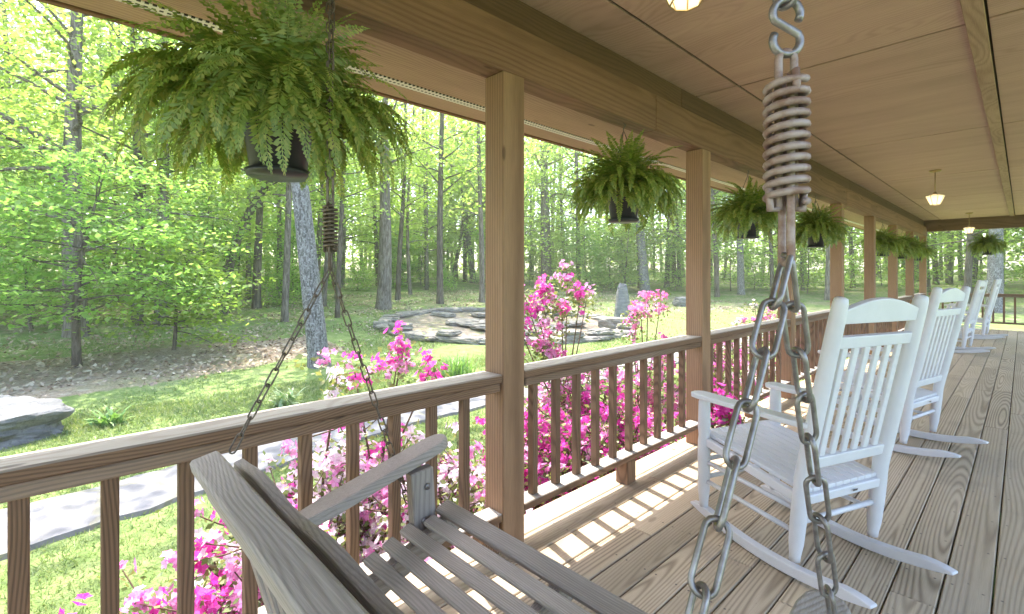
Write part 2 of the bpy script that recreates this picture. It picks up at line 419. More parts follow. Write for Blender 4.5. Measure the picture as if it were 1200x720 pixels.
# ------------------------------------------------------------------ geometry helpers
class MB:
    """collects shapes; build() links them as one mesh object"""
    def __init__(s):
        s.v, s.f, s.m, s.sm = [], [], [], []
    def add(s, vs, fs, mi=0, smooth=False, mat=None):
        o = len(s.v)
        if mat is not None:
            vs = [mat @ Vector(p) for p in vs]
        s.v.extend(tuple(p) for p in vs)
        for f in fs:
            s.f.append(tuple(i + o for i in f))
            s.m.append(mi)
            s.sm.append(smooth)
    def box(s, lo, hi, bev=0.003, mi=0, mat=None):
        lo, hi = Vector(lo), Vector(hi)
        c, h = (lo + hi) / 2, (hi - lo) / 2
        b = min(bev, h.x * 0.45, h.y * 0.45, h.z * 0.45)
        vs, fs = [], []
        # chamfered box: 24 vertices
        idx = {}
        for sx in (-1, 1):
            for sy in (-1, 1):
                for sz in (-1, 1):
                    for ax in range(3):
                        p = [sx * h.x, sy * h.y, sz * h.z]
                        for q in range(3):
                            if q != ax:
                                p[q] -= (1 if p[q] > 0 else -1) * b
                        idx[(sx, sy, sz, ax)] = len(vs)
                        vs.append((c.x + p[0], c.y + p[1], c.z + p[2]))
        for ax in range(3):
            o1, o2 = (ax + 1) % 3, (ax + 2) % 3
            for sg in (-1, 1):
                q = []
                for (u, t) in ((-1, -1), (1, -1), (1, 1), (-1, 1)):
                    k = [0, 0, 0]
                    k[ax], k[o1], k[o2] = sg, u, t
                    q.append(idx[(*k, ax)])
                fs.append(q if sg > 0 else q[::-1])
        for ax in range(3):               # edge chamfers run along ax
            o1, o2 = (ax + 1) % 3, (ax + 2) % 3
            for u in (-1, 1):
                for t in (-1, 1):
                    def g(e, which):
                        k = [0, 0, 0]
                        k[ax], k[o1], k[o2] = e, u, t
                        return idx[(*k, which)]
                    q = [g(-1, o1), g(1, o1), g(1, o2), g(-1, o2)]
                    fs.append(q if u * t < 0 else q[::-1])
        for sx in (-1, 1):
            for sy in (-1, 1):
                for sz in (-1, 1):
                    q = [idx[(sx, sy, sz, a)] for a in range(3)]
                    fs.append(q if sx * sy * sz > 0 else q[::-1])
        s.add(vs, fs, mi, False, mat)
    def tube(s, pts, rad, seg=8, closed=False, mi=0, caps=True, flat=None):
        pts = [Vector(p) for p in pts]
        n = len(pts)
        rads = rad if isinstance(rad, (list, tuple)) else [rad] * n
        tang = []
        for i in range(n):
            if closed:
                t = pts[(i + 1) % n] - pts[i - 1]
            else:
                t = pts[min(i + 1, n - 1)] - pts[max(i - 1, 0)]
            tang.append(t.normalized())
        up = Vector((0, 0, 1)) if abs(tang[0].z) < 0.9 else Vector((1, 0, 0))
        nrm = (up - tang[0] * up.dot(tang[0])).normalized()
        vs = []
        for i in range(n):
            t = tang[i]
            nrm = (nrm - t * nrm.dot(t))
            nrm = nrm.normalized() if nrm.length > 1e-6 else t.orthogonal().normalized()
            bn = t.cross(nrm)
            for j in range(seg):
                a = 2 * math.pi * j / seg
                e = pts[i] + (nrm * math.cos(a) + bn * math.sin(a) * (flat or 1.0)) * rads[i]
                vs.append(e)
        fs = []
        m = n if closed else n - 1
        for i in range(m):
            i2 = (i + 1) % n
            for j in range(seg):
                j2 = (j + 1) % seg
                fs.append((i * seg + j, i * seg + j2, i2 * seg + j2, i2 * seg + j))
        if caps and not closed:
            fs.append(tuple(range(seg - 1, -1, -1)))
            fs.append(tuple((n - 1) * seg + j for j in range(seg)))
        s.add(vs, fs, mi, True)
    def prism(s, poly, lo, hi, axis='y', mi=0, mat=None):
        """poly in the plane across axis, extruded lo..hi"""
        def P(u, t, e):
            return {'x': (e, u, t), 'y': (u, e, t), 'z': (u, t, e)}[axis]
        n = len(poly)
        vs = [P(u, t, lo) for u, t in poly] + [P(u, t, hi) for u, t in poly]
        fs = [tuple(range(n)), tuple(range(2 * n - 1, n - 1, -1))]
        for i in range(n):
            j = (i + 1) % n
            fs.append((i, i + n, j + n, j))
        s.add(vs, fs, mi, False, mat)
    def lathe(s, prof, seg=20, mi=0, mat=None, smooth=True):
        vs, fs = [], []
        for (r, z) in prof:
            for j in range(seg):
                a = 2 * math.pi * j / seg
                vs.append((r * math.cos(a), r * math.sin(a), z))
        for i in range(len(prof) - 1):
            for j in range(seg):
                j2 = (j + 1) % seg
                fs.append((i * seg + j, i * seg + j2, (i + 1) * seg + j2, (i + 1) * seg + j))
        s.add(vs, fs, mi, smooth, mat)
    def build(s, name, mats, parent=None, fixn=False, bevel=0.0):
        me = bpy.data.meshes.new(name)
        me.from_pydata(s.v, [], s.f)
        mats = mats if isinstance(mats, (list, tuple)) else [mats]
        for m in mats:
            me.materials.append(m)
        me.polygons.foreach_set('material_index', s.m)
        me.polygons.foreach_set('use_smooth', s.sm)
        if fixn:
            bm = bmesh.new()
            bm.from_mesh(me)
            bmesh.ops.recalc_face_normals(bm, faces=bm.faces)
            bm.to_mesh(me)
            bm.free()
        o = bpy.data.objects.new(name, me)
        COL.objects.link(o)
        if parent is not None:
            o.parent = parent
        if bevel:
            b = o.modifiers.new('bevel', 'BEVEL')
            b.width = bevel
            b.segments = 2
            b.limit_method = 'ANGLE'
            b.angle_limit = R(40)
        return o

def npmesh(name, v, fsize, nf, mats, parent=None, mi=None, smooth=False):
    """numpy mesh whose faces are consecutive runs of fsize vertices"""
    me = bpy.data.meshes.new(name)
    me.vertices.add(len(v))
    me.vertices.foreach_set('co', np.ascontiguousarray(v, dtype=np.float32).ravel())
    nl = nf * fsize
    me.loops.add(nl)
    me.loops.foreach_set('vertex_index', np.arange(nl, dtype=np.int32))
    me.polygons.add(nf)
    me.polygons.foreach_set('loop_start', np.arange(0, nl, fsize, dtype=np.int32))
    if mi is not None:
        me.polygons.foreach_set('material_index', np.asarray(mi, dtype=np.int32))
    mats = mats if isinstance(mats, (list, tuple)) else [mats]
    for m in mats:
        me.materials.append(m)
    me.update(calc_edges=True)
    o = bpy.data.objects.new(name, me)
    COL.objects.link(o)
    if parent is not None:
        o.parent = parent
    return o

def rot_frames(rng, n, up_bias, droop=0.0):
    """random leaf frames: direction d along the leaf, side vector s"""
    az = rng.uniform(0, 2 * np.pi, n)
    pit = rng.normal(-droop, 0.45, n)
    d = np.stack([np.cos(az) * np.cos(pit), np.sin(az) * np.cos(pit), np.sin(pit)], 1)
    nrm = rng.normal(0, 1 - up_bias, (n, 3))
    nrm[:, 2] += up_bias * 1.4
    s = np.cross(d, nrm)
    s /= np.linalg.norm(s, axis=1, keepdims=True) + 1e-9
    return d, s

def leaf_verts(rng, c, size, up_bias=0.5, aspect=0.36, droop=0.25):
    n = len(c)
    d, s = rot_frames(rng, n, up_bias, droop)
    L = (size * rng.uniform(0.65, 1.25, n))[:, None]
    v = np.empty((n, 4, 3))
    v[:, 0] = c - d * L * 0.5
    v[:, 1] = c - d * L * 0.02 + s * L * aspect
    v[:, 2] = c + d * L * 0.5
    v[:, 3] = c - d * L * 0.02 - s * L * aspect
    return v.reshape(-1, 3)

def tag(o, label=None, cat=None, group=None, kind=None):
    if label: o['label'] = label
    if cat: o['category'] = cat
    if group: o['group'] = group
    if kind: o['kind'] = kind
    return o

def empty(name, loc=(0, 0, 0), rz=0.0, label=None, cat=None, group=None, scale=1.0):
    o = bpy.data.objects.new(name, None)
    COL.objects.link(o)
    o.location = loc
    o.rotation_euler = (0, 0, rz)
    o.scale = (scale,) * 3
    o.empty_display_size = 0.1
    return tag(o, label, cat, group)

def copy_tree(o, parent=None):
    c = o.copy()
    COL.objects.link(c)
    if parent is not None:
        c.parent = parent
    for ch in list(o.children):
        copy_tree(ch, c)
    return c

def gz(X, Y):
    dx = max(-X - 1.75, 0, X - 3)
    dy = max(Y - 16, 0, -3 - Y)
    d = math.hypot(dx, dy)
    t = min(max(0, d - 7.0), 45)
    return -0.8 + 0.055 * t * t / (t + 4.0)

# ------------------------------------------------------------------ ground
gx = np.unique(np.concatenate([np.linspace(-400, -60, 12), np.linspace(-60, -26, 18), np.arange(-26, -1.0, 0.25), np.linspace(0, 30, 8), np.linspace(40, 400, 8)]))
gy = np.unique(np.concatenate([np.linspace(-400, -20, 10), np.linspace(-20, -6, 8), np.arange(-6, 36, 0.3), np.linspace(36, 80, 18), np.linspace(90, 400, 10)]))
rngG = np.random.default_rng(3)
def litter_at(X, Y):
    """0 = lawn, 1 = leaf litter"""
    d = math.hypot(max(-X - 1.75, 0), max(Y - 16, 0))
    a = 0.0
    # bed of dry leaves beyond the lawn on the left
    edge = 10.2 + 0.28 * Y if Y < 9 else 14 + (Y - 9) * 0.25
    if -X > edge:
        a = min(1, (-X - edge) / 0.8)
        if Y > 5.5 and -X < 19:
            a *= 0.25
        elif -X > 14.5:
            a *= 0.42
    if ((X + 13.6) / 4.6) ** 2 + ((Y - 12.6) / 4.8) ** 2 < 1:
        a = 0.62
    if Y > 16 and d > 12:
        a = max(a, 0.45)
    return a
verts, faces, lit = [], [], []
for i, X in enumerate(gx):
    for j, Y in enumerate(gy):
        z = gz(X, Y)
        if X < -4 and -30 < X:
            z += 0.05 * math.sin(X * 1.3 + Y * 0.7) * math.sin(Y * 0.9 - X * 0.4) * min(1, (-X - 6.8) / 3 if X < -6.8 else 0)
        verts.append((X, Y, z))
        lit.append(litter_at(X, Y))
ny = len(gy)
for i in range(len(gx) - 1):
    for j in range(ny - 1):
        faces.append((i * ny + j, (i + 1) * ny + j, (i + 1) * ny + j + 1, i * ny + j + 1))
me = bpy.data.meshes.new('ground')
me.from_pydata(verts, [], faces)
me.materials.append(M['ground'])
atr = me.attributes.new('litter', 'FLOAT', 'POINT')
atr.data.foreach_set('value', lit)
me.polygons.foreach_set('use_smooth', [True] * len(faces))
go = bpy.data.objects.new('ground', me)
COL.objects.link(go)
tag(go, 'lawn running into the leaf covered woodland floor', 'ground', kind='structure')

# walkway
PATH = [(-5.3, -9, 1.1), (-5.35, -4, 1.05), (-5.5, -1.0, 0.98), (-5.58, 0.2, 0.9), (-5.75, 1.2, 0.88), (-6.0, 2.2, 0.86), (-6.12, 3.6, 0.8), (-6.1, 5.0, 0.8),
        (-6.05, 7.0, 0.85), (-5.95, 9.5, 0.85), (-5.8, 13, 0.85), (-5.6, 20, 0.9)]
def path_at(Y):
    for (x0, y0, w0), (x1, y1, w1) in zip(PATH, PATH[1:]):
        if y0 <= Y <= y1:
            t = (Y - y0) / (y1 - y0)
            return x0 + (x1 - x0) * t, w0 + (w1 - w0) * t
    return -5.6, 0.9
vs, fs = [], []
ys = np.arange(-9, 20, 0.2)
rp = random.Random(5)
for i, Y in enumerate(ys):
    x, wd = path_at(Y)
    a = x - wd / 2 - rp.uniform(0, 0.07)
    b = x + wd / 2 + rp.uniform(0, 0.07)
    for q, (xx, zz) in enumerate(((a, -0.83), (a + 0.03, -0.762), (x, -0.757), (b - 0.03, -0.762), (b, -0.83))):
        vs.append((xx, Y, zz))
    if i:
        o = i * 5
        for q in range(4):
            fs.append((o - 5 + q, o - 4 + q, o + 1 + q, o + q))
mb = MB()
mb.add(vs, fs, 0, False)
wk = mb.build('walkway', M['path'], fixn=True)
tag(wk, 'pale stone garden walkway curving past the porch', 'path', kind='structure')

# grass blades (nobody could count them)
def in_pit(x, y):
    return ((x + 13.6) / 4.6) ** 2 + ((y - 12.6) / 4.8) ** 2 < 1
rg = np.random.default_rng(11)
def scatter(n, x0, x1, y0, y1, keep):
    p = np.stack([rg.uniform(x0, x1, n), rg.uniform(y0, y1, n)], 1)
    return np.array([q for q in p if keep(q[0], q[1])])
def keep_grass(x, y):
    px, pw = path_at(y)
    if abs(x - px) < pw / 2 - 0.07 * rg.random() ** 2:
        return False
    if in_pit(x, y):
        return False
    if rg.random() > 0.72 + 0.5 * math.sin(x * 1.9 + 1.3 * math.sin(y * 1.1)) * math.sin(y * 2.3 + 0.8 * math.sin(x * 1.7)):
        return False
    return rg.random() > litter_at(x, y) * 1.15
P1 = scatter(220000, -9.5, -1.9, -3, 9, keep_grass)
P2 = scatter(90000, -19, -6.5, -3, 14, keep_grass)
P3 = scatter(26000, -22, -2, 9, 34, keep_grass)
GP = np.concatenate([P1, P2, P3])
n = len(GP)
base = np.array([(x, y, gz(x, y)) for x, y in GP])
az = rg.uniform(0, 2 * np.pi, n)
far = np.clip((np.hypot(GP[:, 0], GP[:, 1]) - 4) / 12, 0, 1)
hgt = rg.uniform(0.015, 0.045, n) * (1 + 0.5 * far)
wid = rg.uniform(0.003, 0.0065, n) * (1 + 2.2 * far)
lean = rg.normal(0, 0.035, (n, 2))
v = np.empty((n, 3, 3))
sx = np.stack([np.cos(az), np.sin(az)], 1) * wid[:, None]
v[:, 0] = base; v[:, 0, :2] -= sx; v[:, 0, 2] -= 0.01
v[:, 1] = base; v[:, 1, :2] += sx; v[:, 1, 2] -= 0.01
v[:, 2] = base; v[:, 2, :2] += lean; v[:, 2, 2] += hgt
tag(npmesh('grass', v.reshape(-1, 3), 3, n, M['grass']), 'short green lawn grass beside the walkway', 'grass', kind='stuff')

# dry leaves on the woodland floor
LP = scatter(60000, -28, -8.5, -6, 30, lambda x, y: rg.random() < litter_at(x, y) and not in_pit(x, y))
c = np.array([(x, y, gz(x, y) + 0.03) for x, y in LP])
v = leaf_verts(rg, c, np.full(len(c), 0.11), 0.75, 0.34, 0.0)
tag(npmesh('leaf_litter', v, 4, len(c), M['litter']), 'brown dry leaf litter under the trees', 'leaves', kind='stuff')

# ------------------------------------------------------------------ porch floor
XO, XI = -1.728, -1.598         # outer and inner face of the posts
YE = 15.30                      # far end of the porch
mb = MB()
rb = random.Random(2)
x = -1.788
i = 0
while x < 1.5:
    y = -2.2 + rb.uniform(-2.2, 0)
    while y < 15.66:
        L = rb.choice((2.44, 3.05, 3.66, 4.88)) if rb.random() < 0.85 else 1.8
        y1 = min(y + L, 15.66)
        if x < -1.62:
            pass
        mb.box((x, y, -0.038), (x + 0.1365, y1 - 0.003, rb.uniform(-0.001, 0.0015)), 0.004)
        y = y1
    x += 0.1425
    i += 1
dk = mb.build('porch_deck', M['deck'])
tag(dk, 'weathered timber porch floor of long grained boards', 'deck', kind='structure')
mb = MB()
mb.box((-1.75, -4, -0.24), (-1.71, 15.64, -0.04), 0.004)
mb.box((1.45, -4, -0.24), (1.49, 15.64, -0.04), 0.004)
mb.box((-1.708, 15.6, -0.24), (1.448, 15.64, -0.04), 0.004)
for k in range(24):
    yy = -3.8 + k * 0.81
    mb.box((-1.708, yy, -0.24), (1.448, yy + 0.038, -0.04), 0.003)
jo = mb.build('deck_frame', M['rail_y'])
tag(jo, 'timber joists under the porch floor', 'deck frame', kind='structure')

# ------------------------------------------------------------------ porch roof
roof = empty('porch_roof', (0, 0, 2.5), 0, 'timber porch roof with brown plywood ceiling and a heavy stepped edge beam', 'roof')
def rbuild(mb, name, m):
    o = mb.build(name, m, roof)
    o.location = (0, 0, -2.5)
    return o
mb = MB()
for a, b in ((-4, 2.77), (2.772, 7.6), (7.602, 11.4), (11.402, YE - 0.002)):
    mb.box((XO, a, 2.166), (XI, b, 2.392), 0.005)
rbuild(mb, 'edge_beam', M['beam'])
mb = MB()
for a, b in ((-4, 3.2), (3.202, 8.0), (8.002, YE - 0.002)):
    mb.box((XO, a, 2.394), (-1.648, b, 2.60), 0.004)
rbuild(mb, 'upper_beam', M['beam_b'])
mb = MB()
mb.box((-1.728, YE, 2.285), (1.5, YE + 0.13, 2.60), 0.004)
rbuild(mb, 'end_beam', M['beam_x'])
# ceiling sheets
mb = MB()
seams_y = [-4.0, -1.57, 0.96, 3.44, 5.94, 8.42, 10.85, 13.28, YE - 0.003]
for a, b in zip(seams_y, seams_y[1:]):
    mb.box((-1.646, a + 0.009 - 0.02, 2.552), (-1.360, b - 0.010 - 0.02, 2.564), 0.001)
    mb.box((-1.342, a + 0.010, 2.55), (-0.137, b - 0.010, 2.562), 0.001)
    mb.box((-0.118, a + 0.010, 2.55), (1.08, b - 0.010, 2.562), 0.001)
    mb.box((1.088, a + 0.004, 2.55), (1.5, b - 0.004, 2.562), 0.001)
rbuild(mb, 'ceiling_panel', M['ply'])
mb = MB()
mb.box((-0.205, -4, 2.531), (-0.128, YE - 0.003, 2.549), 0.003)
rbuild(mb, 'batten', M['soffit'])
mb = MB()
mb.box((-1.646, -4, 2.566), (1.5, YE - 0.003, 2.60), 0.0)  # added dark sheets above the boards, so the open seams look shaded
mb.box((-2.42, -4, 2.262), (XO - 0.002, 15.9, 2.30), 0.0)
rbuild(mb, 'seam_backing', M['gap'])
mb = MB()
mb.box((-2.20, -4, 2.246), (XO - 0.006, 15.88, 2.260), 0.001)
rbuild(mb, 'soffit_panel', M['soffit'])
mb = MB()
mb.box((-2.262, -4, 2.243), (-2.202, 15.88, 2.258), 0.001)
rbuild(mb, 'vent_strip', M['vent'])
mb = MB()
mb.box((-2.418, -4, 2.246), (-2.264, 15.88, 2.260), 0.002)
rbuild(mb, 'soffit_board', M['soffit'])
mb = MB()
mb.box((-2.452, -4, 2.238), (-2.42, 15.9, 2.42), 0.003)
rbuild(mb, 'fascia', M['beam'])
mb = MB()
mb.add([(-2.50, -4, 2.43), (1.9, -4, 3.3), (1.9, 15.95, 3.3), (-2.50, 15.95, 2.43),
        (-2.50, -4, 2.46), (1.9, -4, 3.34), (1.9, 15.95, 3.34), (-2.50, 15.95, 2.46)],
       [(0, 1, 2, 3), (7, 6, 5, 4), (0, 4, 5, 1), (1, 5, 6, 2), (2, 6, 7, 3), (3, 7, 4, 0)])
rbuild(mb, 'shingle_roof', M['roofing'])

# ------------------------------------------------------------------ posts and railings
PY = [1.595 + 1.956 * k for k in range(-1, 7)] + [YE]      # far edge of each post
post_lab = ['square timber porch post out past the left edge behind the swing',
            'nearest square timber porch post, rising beside the front of the swing seat',
            'square timber porch post just behind the armrest of the nearest rocking chair',
            'square timber porch post half hidden behind the rusty swing spring',
            'square timber porch post with a hanging fern tucked against its left side',
            'square timber porch post standing clear above the nearest rocking chair back',
            'square timber porch post under the first of the bunched far ferns',
            'next to last porch post, seen under the bunched far ferns',
            'last square timber corner post, under the end of the edge beam']
mb = MB()
mb.box((XO, 0, 0.0), (XI, 0.135, 2.164), 0.005)
post0 = None
for k, ye in enumerate(PY):
    if k == 0:
        continue
    if post0 is None:
        post0 = mb.build('porch_post', M['post'])
        o = post0
    else:
        o = post0.copy()
        COL.objects.link(o)
    o.location = (0, ye - 0.135, 0.0015)
    tag(o, post_lab[k], 'post', 'timber porch posts')

rail_lab = ['timber railing with square balusters behind the porch swing',
            'timber railing between the two nearest posts, in front of the magenta azaleas',
            'timber railing beside the nearest rocking chair, behind its armrest',
            'timber railing seen between the swing chain and the nearest rocking chair back',
            'timber railing behind the crest of the nearest rocking chair',
            'timber railing glimpsed just left of the second rocking chair',
            'timber railing glimpsed behind the second rocking chair crest',
            'last timber railing, ending at the corner post']
rn = random.Random(8)
def railing(y0, y1, label, k):
    r = empty('porch_railing', (-1.66, (y0 + y1) / 2, 0.14), 0, label, 'railing', 'timber porch railings')
    L = (y1 - y0) / 2
    b = MB(); b.box((XO - 0.002 + 1.66, -L, 0.624), (XI + 1.66 - 0.003, L, 0.662), 0.005)
    b.build('top_rail', M['cap_y'], r)
    b = MB(); b.box((-0.035, -L + 0.01, 0.587), (0.0585, L - 0.012, 0.6235), 0.004)
    b.build('under_rail', M['rail_y'], r)
    b = MB(); b.box((-0.035, -L, 0.002), (0.0585, L, 0.038), 0.004)
    b.build('bottom_rail', M['cap_y'], r)
    nb = 10 if y1 - y0 < 2 else 12
    y = (y0 + 0.112) if k else -0.061 - 0.168
    while y < y1 - 0.05:
        b = MB()
        yy = y - (y0 + y1) / 2
        b.box((-0.014, yy - 0.0185, 0.0385), (0.0235, yy + 0.0185, 0.5865), 0.003)
        b.build('baluster', M['rail_z'], r)
        y += 0.168
    for t in ((0.0,) if k else (L - 0.06,)):
        b = MB(); b.box((-0.03, t - 0.045, -0.138), (0.054, t + 0.045, 0.0015), 0.004)
        b.build('support_block', M['rail_z'], r)
for k in range(0, 8):
    railing(PY[k] + 0.001, PY[k + 1] - 0.136, rail_lab[k], k)
# railing across the far end
r = empty('end_railing', (0, YE + 0.2, 0.14), 0, 'dark timber railing closing the far end of the porch', 'railing')
b = MB(); b.box((-1.59, -0.065, 0.64), (1.45, 0.065, 0.678), 0.004); b.build('top_rail', M['rail_x'], r)
b = MB(); b.box((-1.59, -0.04, 0.602), (1.45, 0.045, 0.6385), 0.004); b.build('under_rail', M['rail_x'], r)
b = MB(); b.box((-1.59, -0.04, 0.0), (1.45, 0.045, 0.038), 0.004); b.build('bottom_rail', M['rail_x'], r)
x = -1.5
while x < 1.4:
    b = MB(); b.box((x - 0.0185, -0.018, 0.0385), (x + 0.0185, 0.018, 0.6015), 0.003); b.build('baluster', M['rail_z'], r)
    x += 0.172

# ------------------------------------------------------------------ porch swing
sw = empty('porch_swing', (-0.82, 0.65, 0.35), 0, 'weathered grey slatted porch swing hanging on chains with coil springs', 'swing')
class SMB(MB):
    def go(s, name, m, parent=sw, fixn=True, bevel=0.0):
        o = s.build(name, m, parent, fixn, bevel)
        if parent is sw:
            o.location = (0.82, -0.65, -0.35)
        return o
XL, XR = -1.395, -0.245
def tiltbox(b, cy_, cz_, wy, hz, ang, x0, x1, bev=0.006):
    mat = Matrix.Translation((0, cy_, cz_)) @ Matrix.Rotation(ang, 4, 'X')
    b.box((x0, -wy / 2, -hz / 2), (x1, wy / 2, hz / 2), bev, 0, mat)
TS = R(19.5)
for i in range(9):
    t = i * 0.0665
    b = SMB()
    yy, zz = 0.955 - t * math.cos(TS), 0.462 - t * math.sin(TS) + (0.006 if i else 0.0)
    if i == 0:
        tiltbox(b, yy + 0.004, zz, 0.056, 0.024, TS, XL + 0.035, XR - 0.035)
    else:
        tiltbox(b, yy, zz, 0.0435, 0.021, TS, XL + (0.055 if i == 1 else 0.012), XR - (0.055 if i == 1 else 0.012))
    b.go('seat_slat', M['sw_x'])
# side rails and middle rail under the slats
for xx in (-1.325, -0.835, -0.355):
    b = SMB()
    L = 0.60
    c_ = (0.955 - 0.27 * math.cos(TS), 0.462 - 0.27 * math.sin(TS))
    n_ = 0.011 + 0.036
    tiltbox(b, c_[0] + n_ * math.sin(TS), c_[1] - n_ * math.cos(TS), L, 0.07, TS, xx - 0.019, xx + 0.019)
    b.go('seat_rail', M['sw_y'])
# back: leans 37 deg from vertical
sy, sz_ = 0.43, 0.285
ty, tz = 0.30, 0.775
ang = math.atan2(ty - sy, tz - sz_)       # negative y lean
hgt_b = math.hypot(ty - sy, tz - sz_)
for j in range(11):
    xx = -1.30 + j * 0.096
    b = SMB()
    mat = Matrix.Translation((0, sy, sz_)) @ Matrix.Rotation(-ang, 4, 'X')
    b.box((xx - 0.024, -0.009, 0.0), (xx + 0.024, 0.009, hgt_b - 0.035), 0.004, 0, mat)
    b.go('back_slat', M['sw_z'])
# front top slat with gently scalloped edge and rounded ends
b = SMB()
mat = Matrix.Translation((0, ty + 0.050, tz - 0.010)) @ Matrix.Rotation(-ang, 4, 'X')
poly = []
n_ = 60
for q in range(n_ + 1):
    u = q / n_
    xx = XL - 0.035 + u * (XR - XL + 0.07)
    e = min(u, 1 - u) * (XR - XL + 0.07)
    zt = 0.012 + 0.010 * math.cos((xx + 0.82) * 2 * math.pi / 0.39) - 0.02 * max(0, 1 - e / 0.03) ** 2
    poly.append((xx, zt))
poly += [(XR + 0.03, -0.065), (XL - 0.03, -0.065)]
b.prism(poly, -0.013, 0.013, 'y', 0, mat)
b.go('top_slat', M['sw_x'], bevel=0.005)
# back cap board, flat side up
b = SMB()
tiltbox(b, 0.272, 0.787, 0.064, 0.034, R(12), XL + 0.0, XR - 0.0, 0.006)
b.go('back_cap', M['sw_x'])
b = SMB()
tiltbox(b, 0.285, 0.73, 0.036, 0.07, R(15), XL + 0.012, XR - 0.012, 0.005)
b.go('back_rail', M['sw_x'])
# arms
TA = R(14)
for sx in (-1, 1):
    xc = -1.405 if sx < 0 else -0.235
    b = SMB()
    p0, p1 = Vector((0, 0.435, 0.548)), Vector((0, 1.0, 0.548 + 0.565 * math.tan(TA)))
    L = (p1 - p0).length
    out = []
    prof = [(-0.0, 0.022), (0.05, 0.03), (0.16, 0.043), (L - 0.1, 0.044), (L - 0.05, 0.042), (L - 0.02, 0.034), (L - 0.006, 0.022), (L, 0.0)]
    poly = [(d, yy) for yy, d in prof] + [(-d, yy) for yy, d in prof[::-1][1:]]
    mat = Matrix.Translation((xc, p0.y, p0.z)) @ Matrix.Rotation(TA, 4, 'X')
    b.prism(poly, -0.036, 0.0, 'z', 0, mat)
    b.go('armrest', M['sw_y'], bevel=0.006)
    b = SMB()
    mat = Matrix.Translation((xc + 0.03 * (-sx), 0.895, 0.385)) @ Matrix.Rotation(R(4), 4, 'X')
    xo = 0.0
    b.box((-0.019, -0.043, 0.0), (0.019, 0.043, 0.222), 0.004, 0, mat)
    b.go('arm_post', M['sw_z'])
    for (yy, zz) in ((0.897, 0.55), (0.885, 0.44)):
        b = SMB()
        xa = xc + 0.03 * (-sx) + 0.020 * (-sx)
        b.tube([(xa, yy, zz), (xa + 0.004 * (-sx), yy, zz)], 0.011, 14)
        b.go('bolt', M['steel'])
# hardware
def stadium(c, up, side, L, W, n=10):
    pts = []
    h = L / 2 - W / 2
    for q in range(n + 1):
        a = math.pi * q / n
        pts.append(c + up * (h + math.sin(a) * W / 2) + side * (math.cos(a) * W / 2))
    for q in range(n + 1):
        a = math.pi + math.pi * q / n
        pts.append(c + up * (-h + math.sin(a) * W / 2) + side * (math.cos(a) * W / 2))
    return pts
def chain(b, p0, p1, pitch, W, wire, twist=0.0, sag=0.0):
    p0, p1 = Vector(p0), Vector(p1)
    d = p1 - p0
    n = max(1, round(d.length / pitch))
    for i in range(n):
        t0, t1 = i / n, (i + 1) / n
        def at(t):
            return p0 + d * t + Vector((0, 0, -1)) * sag * 4 * t * (1 - t)
        a, e = at(t0), at(t1)
        up = (e - a).normalized()
        s1 = up.cross(Vector((0.35, 0.9, 0.2))).normalized()
        s2 = up.cross(s1)
        th = twist + (math.pi / 2 if i % 2 else 0) + 0.25 * math.sin(i * 1.7)
        side = s1 * math.cos(th) + s2 * math.sin(th)
        L = (e - a).length + wire * 2.6
        b.tube(stadium((a + e) / 2, up, side, L, W, 8), wire, 8, True)
def helix(b, c, r, z0, z1, turns, wire, seg=8):
    n = turns * 16
    b.tube([(c[0] + r * math.cos(2 * math.pi * q / 16), c[1] + r * math.sin(2 * math.pi * q / 16), z0 + (z1 - z0) * q / n) for q in range(n + 1)], wire, seg)
def s_hook(b, c, h, wdt, wire, ax):
    ax = Vector(ax).normalized()
    pts = []
    r1 = h * 0.25
    for q in range(15):
        a = R(-30 + 240 * q / 14)
        pts.append(Vector(c) + ax * (math.cos(a) * wdt / 2) + Vector((0, 0, h * 0.25 + math.sin(a) * r1)))
    pts2 = []
    for q in range(15):
        a = R(150 - 240 * q / 14 + 0)
        pts2.append(Vector(c) + ax * (math.cos(R(30 - 240 * q / 14)) * wdt / 2) + Vector((0, 0, -h * 0.25 + math.sin(R(30 - 240 * q / 14)) * r1)))
    b.tube(pts + pts2, wire, 8)
CD = Vector((0.6875, 0.7262, 0))    # a horizontal direction roughly across the porch diagonal
